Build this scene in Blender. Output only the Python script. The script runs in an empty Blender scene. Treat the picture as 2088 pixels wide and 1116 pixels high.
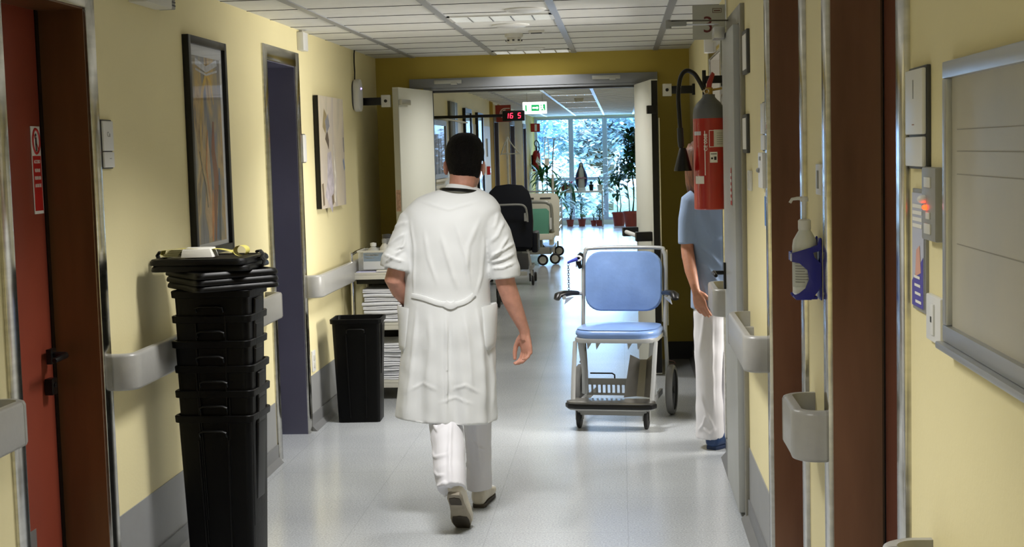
import bpy, bmesh, math, random
import numpy as np
from mathutils import Vector, Matrix, noise
sc = bpy.context.scene
C = bpy.context.scene.collection
PI = math.pi
random.seed(7)
# ------------------------------------------------------------------ camera
F = 2923.0; CX, CY = 1044.0, 558.0; CAM_H = 1.68
_vp = Vector((1265 - CX, 304 - CY, F)).normalized()      # corridor direction, camera frame (x right, y down, z forward)
_r = math.radians(1.53)
_s, _c = math.sin(_r), math.cos(_r)
_dn = Vector((_s, _c, -(_vp.x * _s + _vp.y * _c) / _vp.z)).normalized()
_xx = _dn.cross(_vp).normalized()
WR = Matrix((_xx, _vp, -_dn))                            # rows: world axes in the camera frame
cam_d = bpy.data.cameras.new('camera'); cam = bpy.data.objects.new('camera', cam_d); C.objects.link(cam)
cam_d.sensor_width = 36.0; cam_d.lens = F * 36.0 / 2088.0
cam_d.clip_start = 0.05; cam_d.clip_end = 300
m = WR @ Matrix(((1, 0, 0), (0, -1, 0), (0, 0, -1)))
cam.matrix_world = Matrix.Translation((0, 0, CAM_H)) @ m.to_4x4()
sc.camera = cam

# ------------------------------------------------------------------ colour + materials
def hexc(h, a=1.0):
    h = h.lstrip('#'); o = []
    for i in (0, 2, 4):
        v = int(h[i:i+2], 16) / 255
        o.append(v / 12.92 if v <= 0.04045 else ((v + 0.055) / 1.055) ** 2.4)
    return (*o, a)
def pmat(name, col, rough=0.5, metal=0.0, noise=None, bump=None, coat=0.0, emit=None, spec=0.5, stretch=(1, 1, 1), sheen=0, col2=None, sss=0, alpha=1, trans=0):
    mt = bpy.data.materials.new(name); mt.use_nodes = True
    nt = mt.node_tree; b = nt.nodes['Principled BSDF']
    c = hexc(col) if isinstance(col, str) else (*col, 1)
    b.inputs['Base Color'].default_value = c
    b.inputs['Roughness'].default_value = rough; b.inputs['Metallic'].default_value = metal
    b.inputs['Specular IOR Level'].default_value = spec
    b.inputs['Coat Weight'].default_value = coat; b.inputs['Coat Roughness'].default_value = 0.1
    if sheen: b.inputs['Sheen Weight'].default_value = sheen
    if sss:
        b.inputs['Subsurface Weight'].default_value = sss; b.inputs['Subsurface Scale'].default_value = 0.01
    if trans: b.inputs['Transmission Weight'].default_value = trans
    if alpha < 1: b.inputs['Alpha'].default_value = alpha
    if emit:
        b.inputs['Emission Color'].default_value = hexc(emit[0]); b.inputs['Emission Strength'].default_value = emit[1]
    if noise or bump:
        tc = nt.nodes.new('ShaderNodeTexCoord'); mp = nt.nodes.new('ShaderNodeMapping')
        mp.inputs['Scale'].default_value = stretch
        nt.links.new(tc.outputs['Object'], mp.inputs['Vector'])
    if noise:
        n = nt.nodes.new('ShaderNodeTexNoise'); n.inputs['Scale'].default_value = noise[0]; n.inputs['Detail'].default_value = 5
        nt.links.new(mp.outputs['Vector'], n.inputs['Vector'])
        r = nt.nodes.new('ShaderNodeValToRGB')
        k = noise[1]
        lo = tuple(max(0, v * (1 - k)) for v in c[:3]) + (1,)
        hi = hexc(col2) if col2 else tuple(min(1, v * (1 + k)) for v in c[:3]) + (1,)
        r.color_ramp.elements[0].position = 0.3; r.color_ramp.elements[1].position = 0.7
        r.color_ramp.elements[0].color = lo; r.color_ramp.elements[1].color = hi
        nt.links.new(n.outputs['Fac'], r.inputs['Fac']); nt.links.new(r.outputs['Color'], b.inputs['Base Color'])
    if bump:
        n2 = nt.nodes.new('ShaderNodeTexNoise'); n2.inputs['Scale'].default_value = bump[0]; n2.inputs['Detail'].default_value = 3
        nt.links.new(mp.outputs['Vector'], n2.inputs['Vector'])
        bp = nt.nodes.new('ShaderNodeBump'); bp.inputs['Strength'].default_value = bump[1]; bp.inputs['Distance'].default_value = bump[2] if len(bump) > 2 else 0.01
        nt.links.new(n2.outputs['Fac'], bp.inputs['Height']); nt.links.new(bp.outputs['Normal'], b.inputs['Normal'])
    return mt

# ------------------------------------------------------------------ mesh builder
def basis(d, up=(0, 0, 1)):
    d = Vector(d).normalized(); up = Vector(up)
    if abs(d.dot(up)) > 0.98: up = Vector((0, 1, 0)) if abs(d.y) < 0.9 else Vector((1, 0, 0))
    a = up.cross(d).normalized(); b = d.cross(a).normalized()
    return a, b
class MB:
    def __init__(self): self.v = []; self.f = []
    def add(self, vs, fs, M=None):
        o = len(self.v)
        for p in vs:
            p = Vector(p)
            self.v.append(tuple(M @ p) if M is not None else tuple(p))
        for f in fs: self.f.append(tuple(i + o for i in f))
        return self
    def box(self, lo, hi, M=None):
        x0, y0, z0 = lo; x1, y1, z1 = hi
        if x0 > x1: x0, x1 = x1, x0
        if y0 > y1: y0, y1 = y1, y0
        if z0 > z1: z0, z1 = z1, z0
        return self.add([(x0,y0,z0),(x1,y0,z0),(x1,y1,z0),(x0,y1,z0),(x0,y0,z1),(x1,y0,z1),(x1,y1,z1),(x0,y1,z1)],
                 [(0,3,2,1),(4,5,6,7),(0,1,5,4),(1,2,6,5),(2,3,7,6),(3,0,4,7)], M)
    def cbox(self, c, s, M=None):
        return self.box([c[i]-s[i]/2 for i in range(3)], [c[i]+s[i]/2 for i in range(3)], M)
    def loft(self, rings, M=None, cap=True, closed=True):
        """rings: list of lists of points, equal length"""
        n = len(rings[0]); vs = [p for r in rings for p in r]; fs = []
        for i in range(len(rings) - 1):
            for j in range(n if closed else n - 1):
                a = i*n + j; b = i*n + (j+1) % n
                fs.append((a, b, b+n, a+n))
        if cap:
            fs.append(tuple(range(n))[::-1]); fs.append(tuple(range((len(rings)-1)*n, len(rings)*n)))
        return self.add(vs, fs, M)
    def tube(self, pts, r, n=10, up=(0, 0, 1), flat=None, M=None, cap=True, power=2.0):
        """r: radius or list of radii (or (ra, rb) pairs)"""
        pts = [Vector(p) for p in pts]; rings = []
        k = len(pts)
        pa = None
        for i, p in enumerate(pts):
            if i == 0: d = pts[1] - p
            elif i == k-1: d = p - pts[i-1]
            else: d = (pts[i+1] - p).normalized() + (p - pts[i-1]).normalized()
            if d.length < 1e-9: d = Vector((0, 0, 1))
            d.normalize()
            if pa is None: a, b = basis(d, up)
            else:
                a = (pa - d * pa.dot(d)); a = a.normalized() if a.length > 1e-6 else basis(d, up)[0]
                b = d.cross(a)
            pa = a
            rr = r[i] if isinstance(r, (list, tuple)) else r
            ra, rb = rr if isinstance(rr, (list, tuple)) else (rr, rr)
            if flat: rb = ra * flat
            ring = []
            for j in range(n):
                t = 2*PI*j/n; cx, cy = math.cos(t), math.sin(t)
                if power != 2.0:
                    cx = math.copysign(abs(cx)**(2/power), cx); cy = math.copysign(abs(cy)**(2/power), cy)
                ring.append(p + a*ra*cx + b*rb*cy)
            rings.append(ring)
        return self.loft(rings, M, cap)
    def cyl(self, p0, p1, r0, r1=None, n=16, M=None):
        return self.tube([p0, p1], [r0, r0 if r1 is None else r1], n, M=M)
    def lathe(self, prof, c=(0, 0, 0), n=24, axis='z', M=None, cap=True, sx=1, sy=1):
        rings = []
        for r, h in prof:
            ring = []
            for j in range(n):
                t = 2*PI*j/n; x, y = r*math.cos(t)*sx, r*math.sin(t)*sy
                if axis == 'z': q = (c[0]+x, c[1]+y, c[2]+h)
                elif axis == 'x': q = (c[0]+h, c[1]+x, c[2]+y)
                else: q = (c[0]+y, c[1]+h, c[2]+x)
                ring.append(Vector(q))
            rings.append(ring)
        return self.loft(rings, M, cap)
    def ball(self, c, r, n=14, M=None):
        if not isinstance(r, (tuple, list)): r = (r, r, r)
        rings = []
        for i in range(1, n):
            ph = PI*i/n
            rings.append([Vector((c[0]+r[0]*math.sin(ph)*math.cos(2*PI*j/(2*n)), c[1]+r[1]*math.sin(ph)*math.sin(2*PI*j/(2*n)), c[2]-r[2]*math.cos(ph))) for j in range(2*n)])
        return self.loft(rings, M, True)
    def prism(self, poly, h, M=None, z0=0.0):
        """poly in local xy, extruded along local z"""
        n = len(poly)
        vs = [(p[0], p[1], z0) for p in poly] + [(p[0], p[1], z0+h) for p in poly]
        fs = [tuple(range(n))[::-1], tuple(range(n, 2*n))] + [(i, (i+1) % n, (i+1) % n + n, i+n) for i in range(n)]
        return self.add(vs, fs, M)
    def rbox(self, w, d, h, r, M=None, z0=0, n=5):
        return self.prism(rrect(w, d, r, n), h, M, z0)
    def torus(self, c, R, r, n=24, k=8, axis='z', M=None, sx=1.0, sy=1.0):
        vs = []; fs = []
        for i in range(n):
            t = 2*PI*i/n
            for j in range(k):
                u = 2*PI*j/k; rr = R + r*math.cos(u); x, y, z = rr*math.cos(t)*sx, rr*math.sin(t)*sy, r*math.sin(u)
                q = (x, y, z) if axis == 'z' else ((z, x, y) if axis == 'x' else (x, z, y))
                vs.append((c[0]+q[0], c[1]+q[1], c[2]+q[2]))
        for i in range(n):
            for j in range(k):
                a = i*k+j; b = i*k+(j+1) % k; c2 = ((i+1) % n)*k+(j+1) % k; d = ((i+1) % n)*k+j
                fs.append((a, b, c2, d))
        return self.add(vs, fs, M)
    def mesh(self, name, smooth=True, ang=35, bevel=0, seg=2):
        me = bpy.data.meshes.new(name); me.from_pydata(self.v, [], self.f)
        bm = bmesh.new(); bm.from_mesh(me)
        bmesh.ops.recalc_face_normals(bm, faces=bm.faces)
        if bevel:
            es = [e for e in bm.edges if len(e.link_faces) == 2 and e.calc_face_angle(0) > math.radians(40)]
            bmesh.ops.bevel(bm, geom=es, offset=bevel, segments=seg, profile=0.6, affect='EDGES', clamp_overlap=True)
        if smooth:
            for f in bm.faces: f.smooth = True
            for e in bm.edges:
                if len(e.link_faces) == 2 and e.calc_face_angle(0) > math.radians(ang): e.smooth = False
        bm.to_mesh(me); bm.free(); return me
    def build(self, name, mat, parent=None, loc=None, bevel=0, smooth=True, ang=35, seg=2, rotz=0):
        me = self.mesh(name, smooth, ang, bevel, seg)
        return mobj(name, me, mat, parent, loc, rotz)
def mobj(name, me, mat, parent=None, loc=None, rotz=0):
    o = bpy.data.objects.new(name, me); C.objects.link(o)
    if mat is not None:
        me.materials.clear(); me.materials.append(mat)
    if parent is not None: o.parent = parent
    if loc is not None: o.location = loc
    if rotz: o.rotation_euler.z = rotz
    return o
def rrect(w, d, r, n=5):
    p = []
    for cx, cy, a0 in ((w/2-r, d/2-r, 0), (-w/2+r, d/2-r, 90), (-w/2+r, -d/2+r, 180), (w/2-r, -d/2+r, 270)):
        for i in range(n+1):
            a = math.radians(a0 + 90*i/n); p.append((cx + r*math.cos(a), cy + r*math.sin(a)))
    return p
def frame3(right, up, o=(0, 0, 0)):
    r = Vector(right).normalized(); u = Vector(up).normalized(); n = r.cross(u)
    return Matrix(((r.x, u.x, n.x, o[0]), (r.y, u.y, n.y, o[1]), (r.z, u.z, n.z, o[2]), (0, 0, 0, 1)))
def onR(y, z, x=0.55): return frame3((0, -1, 0), (0, 0, 1), (x, y, z))     # on the right wall: local z points into the corridor
def onL(y, z, x=-1.93): return frame3((0, 1, 0), (0, 0, 1), (x, y, z))
def onF(x, y, z): return frame3((1, 0, 0), (0, 0, 1), (x, y, z))            # faces the camera end
def text_mb(mb, s, size, M, depth=0.0006, align='CENTER', sx=1.0):
    cu = bpy.data.curves.new('t', 'FONT'); cu.body = s; cu.size = size; cu.align_x = align; cu.align_y = 'CENTER'; cu.extrude = depth; cu.resolution_u = 3
    o = bpy.data.objects.new('t', cu); C.objects.link(o)
    dg = bpy.context.evaluated_depsgraph_get(); me = o.evaluated_get(dg).to_mesh()
    S = Matrix.Diagonal((sx, 1, 1, 1))
    mb.add([S @ v.co for v in me.vertices], [tuple(p.vertices) for p in me.polygons], M)
    o.evaluated_get(dg).to_mesh_clear()
    bpy.data.objects.remove(o); bpy.data.curves.remove(cu)
def thing(name, label, cat, loc=(0, 0, 0), rotz=0, group=None, kind=None):
    o = bpy.data.objects.new(name, None); C.objects.link(o); o.location = loc; o.rotation_euler.z = rotz
    o.empty_display_size = 0.1
    return tag(o, label, cat, group, kind)
def tag(o, label=None, cat=None, group=None, kind=None):
    if label: o['label'] = label
    if cat: o['category'] = cat
    if group: o['group'] = group
    if kind: o['kind'] = kind
    return o
def copy_tree(o, parent=None):
    c = o.copy(); C.objects.link(c)
    if parent is not None: c.parent = parent
    for ch in list(o.children): copy_tree(ch, c)
    return c
def fuse(mb, voxel, smooth=2, fac=0.5):
    """closed overlapping pieces -> one continuous surface (voxel remesh, relaxed)"""
    me = bpy.data.meshes.new('tmp'); me.from_pydata(mb.v, [], mb.f)
    bm = bmesh.new(); bm.from_mesh(me); bmesh.ops.recalc_face_normals(bm, faces=bm.faces)
    bmesh.ops.triangulate(bm, faces=[f for f in bm.faces if len(f.verts) > 4]); bm.to_mesh(me); bm.free()
    o = bpy.data.objects.new('tmp', me); C.objects.link(o)
    r = o.modifiers.new('r', 'REMESH'); r.mode = 'VOXEL'; r.voxel_size = voxel; r.use_smooth_shade = True
    if smooth:
        s = o.modifiers.new('s', 'SMOOTH'); s.factor = fac; s.iterations = smooth
    dg = bpy.context.evaluated_depsgraph_get(); dg.update()
    out = bpy.data.meshes.new_from_object(o.evaluated_get(dg))
    bpy.data.objects.remove(o); bpy.data.meshes.remove(me)
    for p in out.polygons: p.use_smooth = True
    return out
def get_co(me):
    a = np.empty(len(me.vertices)*3); me.vertices.foreach_get('co', a); return a.reshape(-1, 3)
def get_no(me):
    a = np.empty(len(me.vertices)*3); me.vertex_normals.foreach_get('vector', a); return a.reshape(-1, 3)
def set_co(me, a): me.vertices.foreach_set('co', a.reshape(-1).astype(np.float32)); me.update()
# ------------------------------------------------------------------ materials
M = {}
M['wall'] = pmat('wall_paint', '#E7DCAC', 0.6, spec=.3, noise=(1.4, 0.035), bump=(90, 0.06))
M['wall_shaded'] = pmat('wall_paint_shaded', '#BEA84E', 0.6, spec=.3, noise=(1.5, 0.04), bump=(90, 0.06))  # wall paint with the cross wall's shade put into its colour
M['wall_white'] = pmat('wall_paint_white_and_lit', '#D9D8CF', 0.5, noise=(1.5, 0.04))
M['band'] = pmat('grey_vinyl_band', '#8B8C8C', 0.45, noise=(6, 0.05))
M['skirt'] = pmat('dark_vinyl_skirting', '#6E6F70', 0.4, noise=(8, 0.06))
M['rail'] = pmat('grey_plastic_rail', '#A2A19C', 0.33, noise=(30, 0.03), bump=(220, 0.05))
M['steel'] = pmat('brushed_steel', '#C8C6BE', 0.16, 1.0, noise=(3, 0.15), stretch=(1, 1, 12))
M['steel_dark'] = pmat('dull_steel', '#7E7C77', 0.35, 1.0, noise=(5, 0.2))
M['bronze'] = pmat('bronze_steel_jamb', '#8C6A54', 0.32, 0.5, noise=(2.2, 0.28), stretch=(3, 3, 0.5), bump=(3, 0.05))
M['bronze_dark'] = pmat('dark_bronze_jamb', '#6E4A2C', 0.32, 0.35, noise=(2.2, 0.28), stretch=(3, 3, 0.5))
M['blue_jamb'] = pmat('blue_grey_jamb', '#5C5B6C', 0.35, 0.15, noise=(1.5, 0.18))
M['red_door'] = pmat('brick_red_laminate', '#8A3E2C', 0.4, noise=(4, 0.08))
M['maroon_door'] = pmat('maroon_laminate', '#6A392D', 0.35, noise=(4, 0.1))
M['grey_door'] = pmat('light_grey_door', '#A9ABA8', 0.4, noise=(3, 0.04))
M['white_door'] = pmat('off_white_door', '#D8D8CC', 0.4, noise=(2, 0.03))
M['black'] = pmat('black_plastic', '#080808', 0.35, spec=.35)
M['blackrub'] = pmat('black_rubber', '#151515', 0.6)
M['white'] = pmat('white_plastic', '#D9D9D6', 0.4)
M['offwhite'] = pmat('off_white_plastic', '#C9C7BC', 0.4)
M['grey'] = pmat('grey_plastic', '#8E8E8A', 0.45)
M['dgrey'] = pmat('dark_grey_plastic', '#3B3B3B', 0.5)
M['chrome'] = pmat('chrome', '#DADADA', 0.12, 1.0)
M['alu'] = pmat('aluminium', '#B9BBBB', 0.35, 0.9)
M['paper'] = pmat('paper', '#E4E2DA', 0.8)
M['ink'] = pmat('ink', '#2A2A2A', 0.7)
M['red'] = pmat('red_print', '#B8211B', 0.5)
M['green'] = pmat('green_print', '#1C9A55', 0.5, emit=('#1C9A55', 1.2))
M['blueprint'] = pmat('blue_print', '#3E7BC0', 0.5)
M['navy'] = pmat('navy_vinyl', '#0B0E18', 0.5, noise=(20, 0.1), spec=.25)
M['ltcase'] = pmat('grey_paint_casing', '#7E7C78', .7, spec=.1)
M['winframe'] = pmat('window_frame_grey', '#B9C2D6', 0.45)

def floor_mat():
    mt = bpy.data.materials.new('grey_linoleum'); mt.use_nodes = True; nt = mt.node_tree; b = nt.nodes['Principled BSDF']
    tc = nt.nodes.new('ShaderNodeTexCoord')
    n = nt.nodes.new('ShaderNodeTexNoise'); n.inputs['Scale'].default_value = 120; n.inputs['Detail'].default_value = 3
    n2 = nt.nodes.new('ShaderNodeTexNoise'); n2.inputs['Scale'].default_value = 1.1; n2.inputs['Detail'].default_value = 3
    nt.links.new(tc.outputs['Object'], n.inputs['Vector']); nt.links.new(tc.outputs['Object'], n2.inputs['Vector'])
    r = nt.nodes.new('ShaderNodeValToRGB'); r.color_ramp.elements[0].position = .35; r.color_ramp.elements[1].position = .62
    r.color_ramp.elements[0].color = hexc('#A4A8AB'); r.color_ramp.elements[1].color = hexc('#BDC1C4')
    nt.links.new(n.outputs['Fac'], r.inputs['Fac'])
    r2 = nt.nodes.new('ShaderNodeValToRGB'); r2.color_ramp.elements[0].position = .3; r2.color_ramp.elements[1].position = .7
    r2.color_ramp.elements[0].color = (.86, .86, .87, 1); r2.color_ramp.elements[1].color = (1, 1, 1, 1)
    nt.links.new(n2.outputs['Fac'], r2.inputs['Fac'])
    mx = nt.nodes.new('ShaderNodeMix'); mx.data_type = 'RGBA'; mx.blend_type = 'MULTIPLY'; mx.inputs['Factor'].default_value = 1
    nt.links.new(r.outputs['Color'], mx.inputs['A']); nt.links.new(r2.outputs['Color'], mx.inputs['B'])
    # welded sheet seams: thin darker lines on a wide grid
    br = nt.nodes.new('ShaderNodeTexBrick'); br.inputs['Scale'].default_value = 1.0; br.inputs['Brick Width'].default_value = 0.62; br.inputs['Row Height'].default_value = 0.62
    br.inputs['Mortar Size'].default_value = 0.0022; br.inputs['Mortar Smooth'].default_value = 0.4; br.offset = 0
    br.inputs['Color1'].default_value = (1, 1, 1, 1); br.inputs['Color2'].default_value = (.975, .975, .98, 1); br.inputs['Mortar'].default_value = (.82, .82, .82, 1)
    nt.links.new(tc.outputs['Object'], br.inputs['Vector'])
    m2 = nt.nodes.new('ShaderNodeMix'); m2.data_type = 'RGBA'; m2.blend_type = 'MULTIPLY'; m2.inputs['Factor'].default_value = 1
    nt.links.new(mx.outputs['Result'], m2.inputs['A']); nt.links.new(br.outputs['Color'], m2.inputs['B'])
    nt.links.new(m2.outputs['Result'], b.inputs['Base Color'])
    b.inputs['Roughness'].default_value = 0.2; b.inputs['Specular IOR Level'].default_value = 0.6
    rr = nt.nodes.new('ShaderNodeMapRange'); rr.inputs['To Min'].default_value = 0.13; rr.inputs['To Max'].default_value = 0.26
    nt.links.new(n2.outputs['Fac'], rr.inputs['Value']); nt.links.new(rr.outputs['Result'], b.inputs['Roughness'])
    bp = nt.nodes.new('ShaderNodeBump'); bp.inputs['Strength'].default_value = 0.04; bp.inputs['Distance'].default_value = 0.004
    nt.links.new(n2.outputs['Fac'], bp.inputs['Height']); nt.links.new(bp.outputs['Normal'], b.inputs['Normal'])
    return mt
def glass_mat():
    mt = bpy.data.materials.new('window_glass'); mt.use_nodes = True; nt = mt.node_tree
    for n in list(nt.nodes): nt.nodes.remove(n)
    o = nt.nodes.new('ShaderNodeOutputMaterial'); mx = nt.nodes.new('ShaderNodeMixShader'); t = nt.nodes.new('ShaderNodeBsdfTransparent'); g = nt.nodes.new('ShaderNodeBsdfGlossy')
    g.inputs['Roughness'].default_value = 0.02; mx.inputs[0].default_value = .05
    nt.links.new(t.outputs[0], mx.inputs[1]); nt.links.new(g.outputs[0], mx.inputs[2]); nt.links.new(mx.outputs[0], o.inputs[0])
    return mt
M['floor'] = floor_mat(); M['glass'] = glass_mat()
M['ceil'] = pmat('ceiling_tile', '#E4E4E0', 0.8, noise=(14, 0.03), bump=(160, 0.12))
M['tbar'] = pmat('ceiling_bar', '#A8AAAE', 0.4, 0.2)
M['tgap'] = pmat('ceiling_gap', '#4C4C4A', 0.8)
M['diffuser'] = pmat('lamp_louvre', '#F3F3F0', 0.4, emit=('#FFFDF4', 1.6))

CEIL = 2.45; XL, XR = -1.93, 0.55; YB = 11.4; YE = 32.4; Y0 = -1.6
def struct(o): o['kind'] = 'structure'; return o
# floor and ceiling
struct(MB().box((-3.6, Y0-.2, -0.12), (2.6, YE+.2, 0)).build('floor', M['floor'], smooth=False))
struct(MB().box((-3.6, Y0-.2, CEIL), (2.6, YE+.2, CEIL+.1)).build('ceiling', M['ceil'], smooth=False))
g = MB(); gp = MB()
for x in (-1.63, -0.98, -0.35, 0.29):
    g.box((x-.021, Y0, CEIL-.006), (x+.021, YB, CEIL)); g.box((x-.021, YB+.2, CEIL-.006), (x+.021, YE, CEIL))
y = 0.45
while y < YE:
    if not (YB-.1 < y < YB+.3):
        gp.box((XL, y-.005, CEIL-.0025), (XR, y+.005, CEIL))
    y += .5
struct(g.build('trim_1', M['tbar'], smooth=False)); struct(gp.build('trim_2', M['tgap'], smooth=False))
bpy.data.objects['trim_1']['label'] = 'pale metal bars running the length of the ceiling'
bpy.data.objects['trim_2']['label'] = 'thin dark joints between ceiling tiles'

def side_wall(name, X, sgn, y0, y1, ops, mat=None):
    """ops: (ya, yb, h)"""
    mb = MB(); t = 0.28; y = y0
    for ya, yb, h in sorted(ops):
        mb.box((X, y, 0), (X+sgn*t, ya, CEIL)); mb.box((X, ya, h), (X+sgn*t, yb, CEIL)); y = yb
    mb.box((X, y, 0), (X+sgn*t, y1, CEIL))
    return struct(mb.build(name, mat or M['wall'], smooth=False))
L_OPS = [(4.40, 5.12, 2.24), (7.80, 8.50, 2.22), (22.0, 22.7, 2.15), (25.2, 26.2, 2.15), (28.6, 29.4, 2.15)]
R_OPS = [(2.87, 3.82, 2.24), (4.39, 5.34, 2.24), (7.80, 8.75, 2.20)]
side_wall('wall_left', XL, -1, Y0, YE, L_OPS); side_wall('wall_right', XR, 1, Y0, YE, R_OPS)
w = MB(); w.box((-2.3, Y0-.2, 0), (.9, Y0, CEIL)); struct(w.build('wall_rear', M['wall'], smooth=False))
# cross wall with the double doors
OX0, OX1, OH = -1.50, 0.14, 2.2
w = MB(); w.box((XL, YB, 0), (OX0, YB+.2, CEIL)); w.box((OX1, YB, 0), (XR, YB+.2, CEIL)); w.box((OX0, YB, OH), (OX1, YB+.2, CEIL))
struct(w.build('wall_back', M['wall_shaded'], smooth=False))
# skirting bands
def bands(name, X, s, segs):
    mb = MB(); sk = MB()
    for a, b in segs:
        mb.box((X, a, .095), (X+s*.004, b, .335))
        sk.box((X, a, 0), (X+s*.012, b, .1)); sk.add([(X+s*.012, a, 0), (X+s*.04, a, 0), (X+s*.012, a, .03), (X+s*.012, b, 0), (X+s*.04, b, 0), (X+s*.012, b, .03)], [(0,1,2),(3,5,4),(1,4,5,2),(0,3,4,1)])
    o = struct(mb.build(name, M['band'], smooth=False))
    sk.build('cove_skirting', M['skirt'], o, smooth=False)
bands('baseboard_left', XL, 1, [(Y0, 4.3), (5.2, 7.7), (8.58, 11.4), (11.6, 21.9), (22.8, 25.1), (26.3, 28.5), (29.5, 32.4)])
bands('baseboard_right', XR, -1, [(Y0, 2.78), (3.9, 4.27), (5.42, 6.42), (7.16, 7.72), (8.83, 11.4)])
mb = MB(); mb.box((OX1+.2, YB-.014, 0), (XR, YB, .14)); mb.box((XL, YB-.014, 0), (OX0-.3, YB, .14)); struct(mb.build('baseboard_back', pmat('black_skirting', '#121210', .5), smooth=False))
mb = MB(); mb.box((XL, 14.6, .335), (XL+.006, 21.3, 2.06)); o = struct(mb.build('trim_3', M['wall_white'], smooth=False)); o['label'] = 'whitish panel with reflected light painted in, on the far corridor wall'  # thin overlay; the wall's reflected light is put into its whitish colour

mb = MB()
for a, b in ((21.35, 21.9), (22.8, 25.1), (26.3, 28.5), (29.5, 32.35)): mb.box((XL, a, .335), (XL+.004, b, CEIL-.01))
o = struct(mb.build('trim_4', pmat('ochre_paint', '#A88C38', .8, spec=.05, noise=(2, .05)), smooth=False)); o['label'] = 'ochre wall paint between the far doorways'
# doors set deep in the side walls: steel casing, deep jamb, leaf
def recess_door(name, X, s, ya, yb, h, depth, jamb, leaf, casing=.085, label=None, open_=False, cm=None):
    d = thing(name, label, None, (X, ya, 0)); struct(d)
    W = yb-ya; t = .012
    c = MB()
    c.box((-s*t, -casing, 0), (s*.03, 0, h+casing)); c.box((-s*t, W, 0), (s*.03, W+casing, h+casing)); c.box((-s*t, 0, h), (s*.03, W, h+casing))
    c.build('door_casing', cm or M['steel'], d, bevel=.003)
    j = MB()
    j.box((0, W-.004, 0), (s*depth, W+.02, h)); j.box((0, -.02, 0), (s*depth, .004, h)); j.box((0, 0, h-.004), (s*depth, W, h+.02))
    j.build('door_jamb', jamb, d, smooth=False)
    if not open_:
        l = MB(); l.box((s*depth, .004, 0.006), (s*(depth+.045), W-.03, h-.004)); lo = l.build('door_leaf', leaf, d, bevel=.002)
        e = MB(); e.box((s*(depth-.004), W-.03, 0), (s*(depth+.04), W-.004, h-.004)); e.build('door_seal', M['black'], d, smooth=False)
        return d, lo
    return d, None
# left near door (brick red, bronze jamb)
d1, leaf1 = recess_door('door_1', XL, -1, 4.40, 5.12, 2.24, .17, M['bronze_dark'], M['red_door'], label='brick red door in a deep dark bronze frame at the left edge')
h = MB(); h.cbox((-.145, .62, .985), (.02, .05, .055)); h.cyl((-.14, .62, .99), (-.09, .62, .99), .011); h.tube([(-.095, .62, .99), (-.085, .6, .99), (-.085, .50, .985)], [.012, .012, .009], 10)
h.build('door_handle', M['black'], d1, bevel=.003)
h = MB(); h.cbox((-.150, .615, .875), (.03, .045, .06)); h.cyl((-.15, .615, .88), (-.128, .615, .88), .01); h.build('door_lock', M['black'], d1, bevel=.003)
h = MB(); h.box((-.172, .02, .02), (-.168, .46, .39)); h.build('kick_plate', M['alu'], d1)
# left second door (blue grey)
d2, _ = recess_door('door_2', XL, -1, 7.80, 8.50, 2.22, .2, M['blue_jamb'], M['blue_jamb'], label='doorway with a dark blue grey jamb beyond the bin stack')
# right doors
d3, _ = recess_door('door_3', XR, 1, 2.87, 3.82, 2.24, .132, M['bronze'], M['maroon_door'], label='doorway with wide bronze jamb and maroon leaf at the right')
d4, _ = recess_door('door_4', XR, 1, 4.39, 5.34, 2.24, .15, M['bronze'], M['maroon_door'], label='doorway with bronze jamb beside the sanitiser bottle')
d5, _ = recess_door('door_5', XR, 1, 7.80, 8.75, 2.20, .28, pmat('taupe_jamb', '#6F6B60', .5), None, label='open doorway the nurse walks through', open_=True, casing=.07)
for i, (a, b, hh) in enumerate(L_OPS[2:]):
    recess_door('door_%d' % (6+i), XL, -1, a, b, hh, .15, M['blue_jamb'], M['dgrey'], cm=M['ltcase'], label=['nearest doorway of the far corridor', 'middle doorway of the far corridor', 'last doorway before the window'][i])
# room behind the nurse's doorway
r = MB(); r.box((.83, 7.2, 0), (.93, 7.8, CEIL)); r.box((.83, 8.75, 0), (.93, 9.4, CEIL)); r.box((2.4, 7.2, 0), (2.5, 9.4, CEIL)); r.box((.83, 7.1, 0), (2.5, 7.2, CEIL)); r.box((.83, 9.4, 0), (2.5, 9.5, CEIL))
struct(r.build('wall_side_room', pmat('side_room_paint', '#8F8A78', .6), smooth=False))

# grey service door leaf standing proud of the right wall
sd = thing('door_9', 'light grey flush door lying flat along the right wall', None, (XR, 6.45, 0)); struct(sd)
l = MB(); l.box((-.045, 0, .02), (-.002, .70, 2.215)); l.build('door_leaf', M['grey_door'], sd, bevel=.002)
l = MB(); l.box((-.016, -.010, .02), (-.0, 0, 2.215)); l.build('door_seal', M['black'], sd)
l = MB(); l.box((-.02, -.075, 0), (0, -.012, 2.30)); l.box((-.02, -.012, 2.22), (0, .74, 2.30)); l.build('door_casing', pmat('grey_casing', '#8F8C80', .35, .4), sd, bevel=.002)
l = MB(); l.cbox((-.05, .64, 1.045), (.012, .035, .13)); l.cyl((-.05, .64, 1.06), (-.10, .64, 1.06), .01); l.tube([(-.10, .655, 1.06), (-.105, .63, 1.06), (-.10, .53, 1.055)], [.011, .012, .009], 10); l.build('door_handle', M['black'], sd, bevel=.002)
# sign sticker on it
l = MB(); l.add([(0, 0, 0), (.1, 0, 0), (.075, .17, 0), (.025, .17, 0)], [(0, 1, 2, 3)], onR(.25, 1.41, -.0465)); l.build('red_sticker', M['red'], sd, smooth=False)
l = MB()
for i in range(5): l.add([(.02, .02+i*.028, 0), (.08, .02+i*.028, 0), (.078, .034+i*.028, 0), (.022, .034+i*.028, 0)], [(0, 1, 2, 3)], onR(.25, 1.41, -.0475))
l.build('sticker_lettering', M['paper'], sd, smooth=False)

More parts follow.
